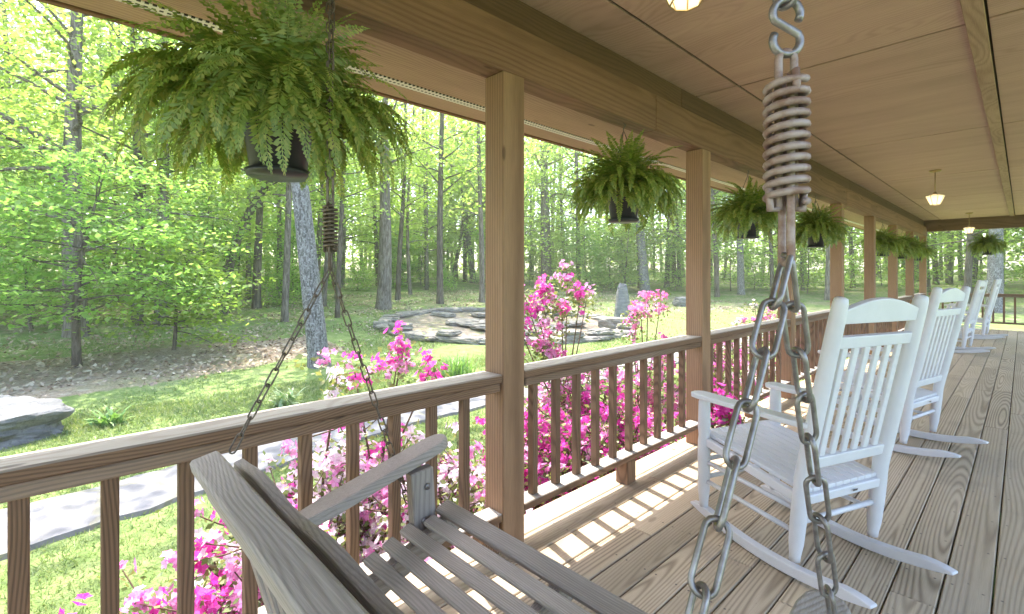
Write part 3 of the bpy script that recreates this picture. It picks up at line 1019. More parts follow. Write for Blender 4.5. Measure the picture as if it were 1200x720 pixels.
def hang(C, top_pitch, wire, m_link, m_spring, backp, frontp, wl):
    C = Vector(C)
    zsp1, zsp0 = 1.462, 1.325
    hp = SMB()
    if wl:
        chain(hp, (C.x - 0.012, C.y, 2.54), (C.x - 0.002, C.y, 1.605), 0.030, 0.017, 0.0024)
        chain(hp, (C.x + 0.014, C.y + 0.008, 2.54), (C.x + 0.002, C.y, 1.82), 0.030, 0.017, 0.0024, 0.7)
    else:
        chain(hp, (C.x, C.y, 2.54), (C.x, C.y, 1.548), 0.052, 0.024, 0.0032)
    hp.go('hanging_chain', m_link)
    hb = SMB()
    hb.lathe([(0.0, 2.549), (0.035, 2.549), (0.035, 2.543), (0.012, 2.54), (0.012, 2.53), (0.0, 2.53)], 14, 0, Matrix.Translation((C.x, C.y, 0)))
    hb.go('ceiling_hook', m_link)
    hk = SMB()
    s_hook(hk, (C.x, C.y, 1.522 if not wl else 1.577), 0.06, 0.030, 0.0044 if not wl else 0.003, CD)
    hk.go('s_hook', m_link)
    sp = SMB()
    zt = 1.495 if not wl else 1.548
    helix(sp, C, 0.0195, zsp0 + 0.004, zsp1 - 0.002, 11, 0.0042)
    sp.go('spring', m_spring)
    # two draw bars running through the coil
    db = SMB()
    D2 = Vector((-CD.y, CD.x, 0))
    lo = 1.262
    for sgn, ax_ in ((1, CD), (-1, D2)):
        rr = 0.0085
        if sgn > 0:   # eye at the top, feet hooked under the coil
            pts = [C.xy.to_3d() + ax_ * (0.021) + Vector((0, 0, zsp0 - 0.006))]
            pts = [Vector((C.x, C.y, 0)) + ax_ * rr * math.cos(a) + Vector((0, 0, z)) for a, z in
                   [(0, zsp0 - 0.004), (0, zsp0 + 0.03), (0, zt - rr)]] + \
                  [Vector((C.x, C.y, 0)) + ax_ * rr * math.cos(R(a)) + Vector((0, 0, zt - rr + rr * math.sin(R(a)))) for a in range(20, 180, 20)] + \
                  [Vector((C.x, C.y, 0)) - ax_ * rr + Vector((0, 0, z)) for z in (zt - rr, zsp0 + 0.03, zsp0 - 0.004)]
            db.tube(pts, 0.0042, 8)
            for q in (-1, 1):
                db.tube([Vector((C.x, C.y, zsp0 - 0.002)) + ax_ * q * rr, Vector((C.x, C.y, zsp0 - 0.004)) + ax_ * q * 0.0175, Vector((C.x, C.y, zsp0 + 0.02)) + ax_ * q * 0.0195], 0.0042, 8)
        else:
            pts = [Vector((C.x, C.y, 0)) + ax_ * rr + Vector((0, 0, z)) for z in (zsp1 + 0.006, zsp1 - 0.03, lo + rr)] + \
                  [Vector((C.x, C.y, 0)) + ax_ * rr * math.cos(R(a)) + Vector((0, 0, lo + rr - rr * math.sin(R(a)))) for a in range(20, 180, 20)] + \
                  [Vector((C.x, C.y, 0)) - ax_ * rr + Vector((0, 0, z)) for z in (lo + rr, zsp1 - 0.03, zsp1 + 0.006)]
            db.tube(pts, 0.0042, 8)
            for q in (-1, 1):
                db.tube([Vector((C.x, C.y, zsp1 + 0.004)) + ax_ * q * rr, Vector((C.x, C.y, zsp1 + 0.006)) + ax_ * q * 0.0175, Vector((C.x, C.y, zsp1 - 0.018)) + ax_ * q * 0.0195], 0.0042, 8)
    db.go('draw_bar', m_spring if not wl else m_link)
    split = Vector((C.x, C.y, lo + 0.006))
    for P_ in (backp, frontp):
        cb = SMB()
        chain(cb, split, P_, 0.056 if not wl else 0.046, 0.0215 if not wl else 0.0175, 0.0031 if not wl else 0.0025, 0.4)
        cb.go('chain', m_link)
hang((-0.179, 0.585, 0), 0.05, 0.004, M['steel'], M['rusty'], (-0.205, 0.30, 0.775), (-0.168, 0.86, 0.46), False)
hang((-1.467, 0.618, 0), 0.03, 0.003, M['darksteel'], M['darksteel'], (-1.455, 0.345, 0.775), (-1.452, 0.90, 0.42), True)

# ------------------------------------------------------------------ rocking chairs
def make_rocker():
    rt = empty('rocking_chair', (0, 0, 0), 0)
    W = 0.25
    wm = M['white']
    def lean_x(z):                      # rear post line
        if z < 0.42:
            return -0.25 - (z - 0.085) * 0.10
        return -0.2835 - (z - 0.42) * 0.212
    for s in (-1, 1):
        b = MB()
        n = 24
        poly = []
        x0, x1 = -0.555, 0.325
        for q in range(n + 1):
            x = x0 + (x1 - x0) * q / n
            poly.append((x, (x + 0.10) ** 2 / 3.0 + 0.0015))
        for q in range(n, -1, -1):
            x = x0 + (x1 - x0) * q / n
            e = min((x - x0), (x1 - x)) 
            poly.append((x, (x + 0.10) ** 2 / 3.0 + 0.012 + 0.034 * min(1, max(0.0, e) / 0.10) ** 0.7))
        b.prism(poly, s * W - 0.02, s * W + 0.02, 'y')
        b.build('rocker', wm, rt, True, 0.005)
        b = MB()
        zb = 0.076
        pr = [(0.0, 0.021), (0.03, 0.022), (0.08, 0.028), (0.2, 0.030), (0.33, 0.030), (0.36, 0.027), (0.40, 0.030), (0.53, 0.0275), (0.55, 0.022), (0.556, 0.018)]
        b.tube([(0.25 - 0.01 * z, s * W, zb + z) for z, r_ in pr], [r_ for z, r_ in pr], 16)
        b.build('front_leg', wm, rt)
        b = MB()
        zs = [0.076, 0.10, 0.15, 0.25, 0.34, 0.38, 0.42, 0.5, 0.65, 0.8, 0.95, 1.08, 1.14, 1.158, 1.163]
        rs = [0.021, 0.022, 0.028, 0.031, 0.031, 0.030, 0.031, 0.031, 0.031, 0.0305, 0.030, 0.029, 0.027, 0.023, 0.014]
        b.tube([(lean_x(z), s * W, z) for z in zs], rs, 16)
        b.build('back_post', wm, rt)
        b = MB()
        ya = s * (W + 0.012)
        pts = [(0.305, 0), (0.298, 0.025), (0.28, 0.041), (0.24, 0.048), (0.1, 0.046), (-0.1, 0.040), (-0.30, 0.033), (-0.33, 0.02)]
        poly = [(x, ya + d) for x, d in pts] + [(x, ya - d) for x, d in pts[::-1] if d > 0]
        mat = Matrix.Translation((0, 0, 0.632)) @ Matrix.Rotation(R(1.0), 4, 'Y')
        b.prism(poly, 0, 0.024, 'z', 0, mat)
        b.build('armrest', wm, rt, True, 0.006)
        for z in (0.20, 0.295):
            b = MB()
            b.tube([(0.25, s * W, z + 0.012), (lean_x(z), s * W, z - 0.008)], 0.0105, 10)
            b.build('side_stretcher', wm, rt)
    for (x, z, r_) in ((0.248, 0.225, 0.012), (0.248, 0.315, 0.012), (-0.262, 0.235, 0.012)):
        b = MB()
        b.tube([(x, -W, z), (x, W, z)], r_, 10)
        b.build('cross_stretcher', wm, rt)
    # seat: narrow strips running front to back on a frame
    b = MB()
    n = 10
    tilt = R(8.5)
    mat = Matrix.Translation((0.0, 0, 0.397)) @ Matrix.Rotation(tilt * -1, 4, 'Y')
    for q in range(n):
        y0 = -0.235 + q * 0.047
        b.box((-0.285, y0, 0), (0.275, y0 + 0.0445, 0.018), 0.003, 0, mat)
    b.build('seat', wm, rt)
    b = MB()
    b.box((0.225, -0.245, -0.042), (0.262, 0.245, -0.0015), 0.004, 0, mat)
    b.box((-0.30, -0.245, -0.042), (-0.262, 0.245, -0.0015), 0.004, 0, mat)
    b.box((-0.261, -0.262, -0.042), (0.224, -0.234, -0.0015), 0.004, 0, mat)
    b.box((-0.261, 0.234, -0.042), (0.224, 0.262, -0.0015), 0.004, 0, mat)
    b.build('seat_frame', wm, rt)
    ang_ = -math.atan(0.212)
    def backpiece(poly, th, name):
        b = MB()
        mat = Matrix.Translation((lean_x(0.42), 0, 0.42)) @ Matrix.Rotation(ang_, 4, 'Y')
        b.prism(poly, -th / 2, th / 2, 'x', 0, mat)
        return b.build(name, wm, rt, True, 0.004)
    H = 0.745
    crest = [(-0.24, 0.655), (0.24, 0.655)] + [(0.24 - 0.48 * q / 20, 0.705 + 0.048 * math.sin(math.pi * q / 20)) for q in range(21)]
    backpiece(crest, 0.026, 'crest_rail')
    backpiece([(-0.24, 0.555), (0.24, 0.555), (0.24, 0.603), (-0.24, 0.603)], 0.026, 'upper_rail')
    backpiece([(-0.24, 0.045), (0.24, 0.045), (0.24, 0.092), (-0.24, 0.092)], 0.026, 'lower_rail')
    for q in range(6):
        y = -0.17 + q * 0.068
        backpiece([(y - 0.0165, 0.093), (y + 0.0165, 0.093), (y + 0.0165, 0.554), (y - 0.0165, 0.554)], 0.014, 'back_slat')
    b = MB()
    mat2 = Matrix.Translation((-0.3015, -0.05, 0.33)) @ Matrix.Rotation(tilt * -1, 4, 'Y')
    b.box((0, -0.014, 0.0), (0.0015, 0.014, 0.008), 0.0005, 0, mat2)
    b.build('maker_plate', M['darksteel'], rt)
    return rt
ch0 = make_rocker()
chairs = [(-0.789, 2.533, 21.0, 'white slatted rocking chair nearest the viewer, behind the right swing chain'),
          (-0.764, 4.60, 12.6, 'second white rocking chair, half hidden behind the nearest one'),
          (-0.875, 10.7, 6.0, 'far white rocking chair, the left one of the distant pair'),
          (-0.765, 13.2, 4.0, 'farthest white rocking chair, beside the end railing')]
for k, (x, y, yaw, lab) in enumerate(chairs):
    o = ch0 if k == 0 else copy_tree(ch0)
    o.location = (x, y, 0.002)
    o.rotation_euler = (0, 0, R(180 - yaw))
    tag(o, lab, 'rocking chair', 'white porch rocking chairs')

# ------------------------------------------------------------------ hanging ferns
def frond_np(rng, az, L, elev, droop, width):
    """one arching frond: list of pinna quads"""
    n = int(L / 0.0125)
    t = np.linspace(0.05, 1, n)
    # arc in the vertical plane
    ang = elev - droop * t ** 1.25
    ds = L / n
    r = np.cumsum(np.cos(ang)) * ds
    z = np.cumsum(np.sin(ang)) * ds
    sway = rng.normal(0, 0.10) * t ** 2 * L
    ca, sa = np.cos(az), np.sin(az)
    P = np.stack([r * ca - sway * sa, r * sa + sway * ca, z], 1)
    T = np.gradient(P, axis=0)
    T /= np.linalg.norm(T, axis=1, keepdims=True)
    side = np.stack([np.full(n, -sa), np.full(n, ca), np.zeros(n)], 1)
    roll = rng.normal(0, 0.35)
    nrm = np.cross(T, side)
    side2 = side * np.cos(roll) + nrm * np.sin(roll)
    nrm = np.cross(T, side2)
    wprof = width * np.clip(np.minimum(t / 0.16, 1), 0.25, 1) * (1 - t ** 2.2) ** 0.8 + 0.004
    out = []
    for sgn in (-1, 1):
        d = side2 * sgn + T * 0.28 - nrm * 0.0
        d /= np.linalg.norm(d, axis=1, keepdims=True)
        dr = rng.uniform(0.0, 0.5, n)[:, None]
        d = d * np.cos(dr) + np.array([[0, 0, -1.0]]) * np.sin(dr)
        ln = (wprof * rng.uniform(0.85, 1.1, n))[:, None]
        hw = T * 0.0064
        q = np.empty((n, 4, 3))
        q[:, 0] = P - hw * 0.8
        q[:, 1] = P + d * ln * 0.55 - hw * 1.0
        q[:, 2] = P + d * ln
        q[:, 3] = P + d * ln * 0.5 + hw * 1.25
        out.append(q)
    # rachis
    q = np.empty((n - 1, 4, 3))
    q[:, 0] = P[:-1] - side2[:-1] * 0.0013
    q[:, 1] = P[:-1] + side2[:-1] * 0.0013
    q[:, 2] = P[1:] + side2[1:] * 0.0013
    q[:, 3] = P[1:] - side2[1:] * 0.0013
    out.append(q)
    return np.concatenate(out)
def make_fern(seed, nf, Lm, wdt, drop, pot_s=1.0, squash=None, hang=0.5, skirt=0.5):
    rng = np.random.default_rng(seed)
    f = empty('hanging_fern')
    qs = []
    for i in range(nf):
        az = i * 2.39996 + rng.normal(0, 0.3)
        u = i / nf
        elev = R(92) - R(60) * u ** 1.5 + rng.normal(0, 0.13)
        L = Lm * rng.uniform(0.6, 1.1) * (0.85 + 0.2 * u)
        dr = R(20 + 60 * rng.random() + 95 * u)
        q = frond_np(rng, az, L, elev, dr, wdt * rng.uniform(0.8, 1.2))
        off = np.array([np.cos(az) * 0.05 * rng.random(), np.sin(az) * 0.05 * rng.random(), 0.0])
        q = q + off
        # keep fronds below the beam they hang under
        if squash:
            q[..., 0] = np.where(q[..., 0] > 0.13, 0.13 + (q[..., 0] - 0.13) * squash, q[..., 0])
        q[..., 2] = np.minimum(q[..., 2], drop - 0.02 - 0.02 * rng.random())
        qs.append(q)
    for i in range(int(nf * hang)):        # short outer fronds hanging over the pot
        az = rng.uniform(0, 2 * np.pi)
        q = frond_np(rng, az, Lm * rng.uniform(0.55, 0.92), R(rng.uniform(35, 72)), R(rng.uniform(115, 150)), wdt * rng.uniform(0.7, 1.0))
        q = q + np.array([np.cos(az) * 0.09, np.sin(az) * 0.09, 0.0])
        if squash:
            q[..., 0] = np.where(q[..., 0] > 0.14, 0.14 + (q[..., 0] - 0.14) * 0.4, q[..., 0])
        qs.append(q)
    for i in range(int(nf * skirt)):       # a skirt of young fronds falling straight down the pot
        az = rng.uniform(0, 2 * np.pi)
        e0 = R(rng.uniform(-25, 28))
        q = frond_np(rng, az, Lm * rng.uniform(0.5, 0.85), e0, e0 + R(rng.uniform(82, 96)), wdt * rng.uniform(0.7, 1.0))
        q = q + np.array([np.cos(az) * 0.085, np.sin(az) * 0.085, 0.015])
        if squash:
            q[..., 0] = np.where(q[..., 0] > 0.14, 0.14 + (q[..., 0] - 0.14) * 0.4, q[..., 0])
        qs.append(q)
    q = np.concatenate(qs)
    npmesh('fronds', q.reshape(-1, 3), 4, len(q), M['fern'], f)
    mb = MB()
    s_ = pot_s
    mb.lathe([(0.0, -0.175), (0.072 * s_, -0.175), (0.078 * s_, -0.17), (0.098 * s_, -0.01), (0.104 * s_, -0.01), (0.104 * s_, 0.012), (0.094 * s_, 0.012), (0.092 * s_, -0.02), (0.0, -0.018)], 28)
    mb.lathe([(0.0, -0.186), (0.086 * s_, -0.186), (0.093 * s_, -0.168), (0.088 * s_, -0.168), (0.08 * s_, -0.178), (0.0, -0.178)], 28)
    mb.build('pot', M['pot'], f, True)
    mb = MB()
    for q in range(3):
        a = 2 * math.pi * q / 3 + 0.4
        mb.tube([(0.1 * s_ * math.cos(a), 0.1 * s_ * math.sin(a), 0.0), (0.06 * s_ * math.cos(a), 0.06 * s_ * math.sin(a), 0.2), (0.004 * math.cos(a), 0.004 * math.sin(a), 0.36)], 0.0022, 6)
    mb.tube([(0, 0, 0.36), (0, 0, drop - 0.03), (0.012, 0, drop - 0.012), (0, 0, drop)], 0.0025, 6)
    mb.build('hanger', M['wire'], f)
    return f
ZP = 1.752            # pot rim height
fA = make_fern(21, 230, 0.50, 0.048, 2.165 - ZP, 1.08, 0.25, hang=0.5, skirt=0.22)
fB = make_fern(22, 170, 0.40, 0.040, 2.165 - ZP, hang=0.5, skirt=0.6)
fC = make_fern(23, 150, 0.40, 0.040, 2.165 - ZP, hang=0.4, skirt=0.55)
ferns = [(fA, -1.66, 0.53, 0.0, 1.0, 'large hanging fern in a dark pot, nearest, above the swing back'),
         (fB, -1.66, 2.50, 0.4, 1.0, 'hanging fern between the two nearest posts, above the pink azaleas'),
         (fC, -1.66, 4.42, 1.1, 1.0, 'hanging fern just left of the rusty swing spring'),
         (fB, -1.66, 6.44, 2.3, 1.0, 'hanging fern just right of the rusty swing spring'),
         (fC, -1.66, 10.35, 3.4, 1.0, 'far hanging fern with its grey pot showing beside a post'),
         (fB, -1.66, 12.30, 4.0, 1.0, 'middle one of the bunched far ferns along the beam'),
         (fC, -1.66, 14.25, 5.1, 1.0, 'farthest fern along the beam, at the corner post'),
         (fB, -0.54, 15.05, 1.9, 0.95, 'hanging fern alone under the end beam above the far chairs')]
used = set()
for src, x, y, rz, sc, lab in ferns:
    o = src if src.name not in used else copy_tree(src)
    used.add(src.name)
    o.location = (x, y, ZP + (0.12 if y > 15 else 0))
    o.rotation_euler = (0, 0, rz)
    tag(o, lab, 'fern', 'ferns hanging along the porch')

# ------------------------------------------------------------------ pendant lamps
def make_lamp():
    l = empty('pendant_lamp')
    mb = MB()
    mb.lathe([(0.0, 0.0), (0.062, 0.0), (0.062, -0.012), (0.04, -0.024), (0.012, -0.03), (0.0, -0.03)], 20)
    mb.build('canopy', M['brass'], l, True)
    mb = MB()
    mb.tube([(0, 0, -0.03), (0, 0, -0.28)], 0.005, 8)
    mb.lathe([(0.0, -0.27), (0.018, -0.275), (0.022, -0.29), (0.036, -0.296), (0.04, -0.299), (0.0, -0.299)], 16)
    mb.build('stem', M['brass'], l)
    mb = MB()
    n = 8
    vs, fs = [], []
    for (r_, z) in ((0.04, -0.30), (0.097, -0.318), (0.05, -0.43)):
        for q in range(n):
            a = 2 * math.pi * q / n + math.pi / 8
            vs.append((r_ * math.cos(a), r_ * math.sin(a), z))
    for i in range(2):
        for q in range(n):
            fs.append((i * n + q, i * n + (q + 1) % n, (i + 1) * n + (q + 1) % n, (i + 1) * n + q))
    mb.add(vs, fs)
    sh = mb.build('lamp_shade', M['shade'], l)
    mb = MB()
    for q in range(n):
        mb.tube([vs[q], vs[n + q], vs[2 * n + q]], 0.0028, 6)
    for i in (0, 1, 2):
        mb.tube([vs[i * n + q] for q in range(n)], 0.003, 6, True)
    mb.build('shade_frame', M['brass'], l)
    mb = MB()
    mb.lathe([(0.0, -0.325), (0.014, -0.33), (0.016, -0.345), (0.026, -0.37), (0.024, -0.388), (0.012, -0.402), (0.0, -0.405)], 14)
    mb.build('bulb', M['bulb'], l)
    return l
lamp0 = make_lamp()
for k, (x, y, lab) in enumerate(((-0.742, 1.47, 'lit pendant lamp cut off by the top of the view'),
                                 (-0.756, 7.99, 'lit pendant lamp hanging mid ceiling over the far half of the porch'),
                                 (-0.782, 14.0, 'small farthest lit pendant lamp in front of the end beam'))):
    o = lamp0 if k == 0 else copy_tree(lamp0)
    o.location = (x, y, 2.55)
    tag(o, lab, 'lamp', 'pendant porch lamps')
# ------------------------------------------------------------------ trees
def tree(name, seed, H, r0, crown_base, crown_r, nb, per_branch, leaf, barkm, leafm, lean=(0, 0), flat=0.55,
         wob=0.12, seg=9, twigs=True, up=0.35, bend=None, low_bias=1.0, forks=(), spread=0.30, bottom_flare=1.35, extra=(), thin=8.0):
    """tapered trunk with limbs (one mesh) and a crown of many leaves (one mesh)"""
    rng = np.random.default_rng(seed)
    root = empty(name)
    mb = MB()
    n = 14
    def axis(t):
        x = lean[0] * t + (bend[0] * math.sin(t * math.pi * 2) if bend else 0) + ph[0][0] * math.sin(t * 5 + ph[0][1]) * wob
        y = lean[1] * t + (bend[1] * math.sin(t * math.pi * 2) if bend else 0) + ph[1][0] * math.sin(t * 4.3 + ph[1][1]) * wob
        return Vector((x, y, H * t))
    ph = [(rng.uniform(0.5, 1), rng.uniform(0, 6)) for _ in range(2)]
    a0 = axis(0)
    def A(t):
        p = axis(t)
        return Vector((p.x - a0.x, p.y - a0.y, p.z))
    ts = [0, 0.012, 0.03] + [0.03 + 0.97 * (q / n) for q in range(1, n + 1)]
    rr = [r0 * bottom_flare, r0 * 1.12, r0] + [max(0.012, r0 * (1 - 0.97 * (q / n)) ** 0.85) for q in range(1, n + 1)]
    pts = [A(t) for t in ts]
    pts[0] = pts[0] + Vector((0, 0, -0.25))
    mb.tube(pts, rr, seg)
    C_, Sz = [], []
    def limb(p, d, L, r_, nleaf, curve=0.3, levels=True):
        d = d.normalized()
        pl = [p]
        q = p.copy()
        dd = d.copy()
        m = 6
        for i in range(m):
            dd = (dd + Vector((rng.normal(0, 0.16), rng.normal(0, 0.16), rng.normal(0.0, 0.10) - curve * 0.12))).normalized()
            q = q + dd * (L / m)
            pl.append(q.copy())
        mb.tube(pl, [max(0.004, r_ * (1 - 0.9 * i / m)) for i in range(m + 1)], 5, caps=False)
        ncl = max(3, int(L * 2.6) + 2)
        each = max(4, int(nleaf / ncl))
        for c in range(ncl):
            t = 0.25 + 0.78 * rng.random()
            k = min(m - 1, int(t * m))
            base = pl[k].lerp(pl[min(m, k + 1)], min(1, t * m - k))
            off = Vector((rng.normal(0, 1), rng.normal(0, 1), rng.normal(0.05, 0.3))) * (spread * L * 0.5)
            cen = base + off
            if twigs:
                mb.tube([base, base.lerp(cen, 0.6) + Vector((0, 0, 0.03)), cen], [max(0.004, r_ * 0.18), 0.004, 0.003], 3, caps=False)
            sg = 0.22 + 0.16 * rng.random() + leaf * 0.5
            pp = rng.normal(0, 1, (each, 3)) * np.array([sg, sg, sg * (1 - flat) + 0.03])
            C_.append(pp + np.array(cen))
            Sz.append(np.full(each, leaf))
    for i in range(nb):
        u = ((i + rng.random()) / nb) ** low_bias
        z = crown_base + (H * 0.98 - crown_base) * u
        t = z / H
        p = A(t)
        az = i * 2.39996 + rng.normal(0, 0.35)
        prof = 0.45 + 0.55 * math.sin(math.pi * min(1, 0.22 + 0.78 * u) ** 0.9)
        L = crown_r * prof * rng.uniform(0.65, 1.15)
        el = up + 0.5 * u + rng.normal(0, 0.15)
        rad = max(0.012, 0.32 * r0 * (1 - 0.97 * t) ** 0.85 + 0.006)
        limb(p, Vector((math.cos(az) * math.cos(el), math.sin(az) * math.cos(el), math.sin(el))), L, rad, per_branch * L / crown_r * (1.0 if z < thin else max(0.22, 1 - (z - thin) / 4.0)))
    for (z, az, el, L, r_, nl) in extra:
        limb(A(z / H), Vector((math.cos(az) * math.cos(el), math.sin(az) * math.cos(el), math.sin(el))), L, r_, nl)
    mb.build('trunk', barkm, root)
    c = np.concatenate(C_)
    v = leaf_verts(rng, c, np.concatenate(Sz), 0.68 if flat < 0.7 else 0.75, 0.38, 0.2)
    npmesh('crown', v, 4, len(c), leafm, root)
    return root

def put(o, x, y, rz=0.0, sc=1.0, label=None, cat='tree', group=None, sink=0.05):
    o.location = (x, y, gz(x, y) - sink)
    o.rotation_euler = (0, 0, rz)
    o.scale = (sc,) * 3
    return tag(o, label, cat, group)

# --- trees one can single out
put(tree('oak_tree', 1, 15, 0.215, 5.2, 3.4, 24, 260, 0.16, M['bark_w'], M['leaf_b'], lean=(-1.0, -1.6), wob=0.10, seg=16, up=0.25),
    -10.43, 4.17, 0, 1, 'pale lichen spotted tree trunk standing alone on the lawn under the big fern')
put(tree('oak_tree', 2, 14, 0.34, 6.5, 4.6, 24, 300, 0.19, M['bark'], M['leaf_b'], lean=(0.5, 0.3), wob=0.22, seg=12, up=0.3),
    -20.33, 11.05, 0.5, 1, 'brown leaning tree with a crooked trunk, just left of the nearest porch post')
put(tree('maple_tree', 3, 15, 0.27, 2.4, 4.3, 32, 480, 0.135, M['bark'], M['leaf_a'], wob=0.15, seg=14, up=0.12,
         extra=[(5.1, R(-78), 0.5, 3.6, 0.10, 300), (4.6, R(-100), 0.1, 3.2, 0.07, 260), (6.2, R(80), 0.5, 2.4, 0.07, 200), (6.6, R(-80), 0.6, 2.6, 0.06, 200)]),
    -17.8, 0.45, 0, 1, 'tall maple with thick crooked side branches at the left edge of the woods')
put(tree('oak_tree', 4, 13, 0.17, 4.5, 3.0, 20, 260, 0.2, M['bark_d'], M['leaf_b'], wob=0.12, seg=10), -19.8, 1.95, 0, 1,
    'slim dark trunk, the left one of a close pair left of the fern')
put(tree('oak_tree', 5, 14, 0.20, 5.0, 3.0, 20, 260, 0.2, M['bark'], M['leaf_a'], wob=0.10, seg=10), -19.4, 2.55, 1, 1,
    'grey straight trunk, the right one of a close pair left of the fern')
put(tree('oak_tree', 6, 11, 0.21, 4.2, 3.2, 20, 260, 0.2, M['bark_d'], M['leaf_b'], lean=(3.2, 3.4), bend=(-0.25, -0.4), wob=0.2, seg=10), -21.3, 4.75, 0, 1,
    'dark tree with a bent foot leaning to the right below the big fern')
put(tree('oak_tree', 7, 13, 0.18, 5.0, 2.8, 18, 240, 0.2, M['bark_d'], M['leaf_b'], wob=0.1, seg=10), -22.6, 6.3, 2, 1,
    'straight brown trunk just left of the pale lichen spotted tree')
put(tree('oak_tree', 8, 13, 0.14, 5.0, 2.8, 18, 240, 0.2, M['bark'], M['leaf_b'], wob=0.1, seg=10), -27.6, 8.8, 2, 1,
    'thin brown trunk far behind the pale lichen spotted tree')
put(tree('oak_tree', 9, 20, 0.48, 7, 4.6, 26, 700, 0.2, M['bark'], M['leaf_b'], wob=0.12, seg=12), -26.3, 28.7, 2, 1,
    'stout grey brown trunk in the woods left of the tall pink azalea')
put(tree('birch_tree', 10, 19, 0.36, 7, 4.2, 24, 650, 0.2, M['bark_w'], M['leaf_a'], wob=0.12, seg=12, lean=(1.6, 1.6)), -18.8, 31.1, 2, 1,
    'pale leaning trunk behind the upright grey stone')
put(tree('birch_tree', 11, 17, 0.25, 6, 3.6, 22, 600, 0.2, M['bark_w'], M['leaf_a'], wob=0.12, seg=10), -13.6, 35, 2, 1,
    'slim pale trunk under the fern left of the rusty spring')
put(tree('oak_tree', 12, 16, 0.30, 5.5, 4.0, 24, 700, 0.2, M['bark_w'], M['leaf_a'], wob=0.1, seg=12), -0.9, 31.5, 1, 1,
    'pale trunk beyond the far end of the porch under the lone fern')
put(tree('oak_tree', 13, 15, 0.17, 4.5, 3.0, 22, 560, 0.18, M['bark_d'], M['leaf_b'], wob=0.5, bend=(0.3, 0.3), seg=10), -33.5, 24.6, 1, 1,
    'wavy thin dark trunk in the middle of the woods left of the nearest post')
put(tree('oak_tree', 14, 16, 0.28, 5.5, 3.8, 22, 600, 0.18, M['bark'], M['leaf_b'], lean=(-1.2, -1.0), wob=0.15, seg=10), -34.0, 27.4, 1, 1,
    'leaning trunk close beside the left edge of the nearest porch post')

# --- bright layered understory maple on the left
o = tree('understory_maple', 31, 4.3, 0.085, 1.0, 2.4, 36, 280, 0.115, M['bark_d'], M['leaf_d'], lean=(0.5, 0.4), wob=0.15, flat=0.85, up=-0.02, spread=0.36, low_bias=0.9)
put(o, -13.6, 0.35, 0, 1, 'low spreading maple with layered bright green leaves at the left of the lawn')
o = tree('understory_maple', 32, 3.6, 0.06, 0.8, 1.9, 30, 240, 0.11, M['bark_d'], M['leaf_d'], lean=(-0.3, 0.2), wob=0.15, flat=0.85, up=0.0, spread=0.36, low_bias=0.9)
put(o, -13.9, -1.6, 0.7, 1, 'low deep green maple at the very left edge behind the boulder')
o = tree('understory_maple', 33, 2.6, 0.05, 0.5, 1.5, 26, 150, 0.14, M['bark_d'], M['leaf_a'], lean=(0.3, 0.5), wob=0.15, flat=0.85, up=0.0, spread=0.36)
put(o, -14.2, 2.1, 0.2, 1, 'small maple sapling right of the layered maple, above the brown leaf litter')

# --- woods: archetypes copied as individuals
arch = []
for k, (H, r, cb, cr, nb, pb, lf, bm_, lm) in enumerate((
        (17, 0.14, 4.2, 3.4, 30, 120, 0.22, 'bark', 'leaf_b'),
        (19, 0.17, 5.2, 3.8, 30, 120, 0.24, 'bark_d', 'leaf_a'),
        (15, 0.11, 2.8, 3.0, 28, 120, 0.21, 'bark', 'leaf_a'),
        (18, 0.13, 4.6, 3.2, 28, 120, 0.22, 'bark_d', 'leaf_b'),
        (20, 0.16, 3.0, 4.0, 36, 110, 0.27, 'bark', 'leaf_b'),
        (22, 0.19, 3.4, 4.4, 36, 110, 0.27, 'bark_d', 'leaf_b'))):
    t_ = tree('forest_tree', 50 + k, H, r, cb, cr, nb, pb, lf, M[bm_], M[lm], wob=0.25, seg=8, twigs=False, low_bias=1.1, thin=7.0 if k < 4 else 13.0)
    arch.append((t_, ['slender grey trunked tree with yellow green leaves in the woods', 'tall dark trunked tree with fresh green leaves in the woods',
                      'young grey trunked tree with fresh green leaves in the woods', 'tall dark trunked tree with yellow green leaves in the woods',
                      'very tall grey trunked tree with a full yellow green crown deep in the woods', 'very tall dark trunked tree with a full green crown deep in the woods'][k],
                 ['grey trunked yellow green forest trees', 'tall dark trunked green forest trees', 'young grey trunked green forest trees', 'dark trunked yellow green forest trees', 'very tall full crowned yellow green trees', 'very tall full crowned green trees'][k]))
sap = []
for k, (H, r, cb, cr, nb, pb, lf, lm) in enumerate((
        (6.0, 0.045, 0.5, 1.7, 30, 130, 0.17, 'leaf_b'),
        (4.5, 0.04, 0.3, 1.5, 26, 130, 0.16, 'leaf_d'),
        (2.2, 0.03, 0.1, 1.2, 20, 130, 0.13, 'leaf_d'))):
    t_ = tree('sapling', 70 + k, H, r, cb, cr, nb, pb, lf, M['bark_d'], M[lm], wob=0.15, seg=6, twigs=False, flat=0.75, up=0.1)
    sap.append((t_, ['thin leafy yellow green sapling under the taller trees', 'bushy fresh green sapling at the edge of the woods', 'low deep green shrub on the woodland floor'][k],
                ['yellow green saplings in the woods', 'fresh green saplings in the woods', 'low shrubs on the woodland floor'][k]))
rt = random.Random(77)
taken = [(-10.4, 4.2), (-20.3, 11), (-17.8, .45), (-19.6, 2.2), (-21.3, 4.75), (-22.6, 6.3), (-26.3, 28.7), (-18.8, 31.1), (-13.6, 35), (-0.9, 31.5)]
def free(x, y, dmin):
    return all((x - a) ** 2 + (y - b) ** 2 > dmin * dmin for a, b in taken)
firsts = set()
cnt = {}
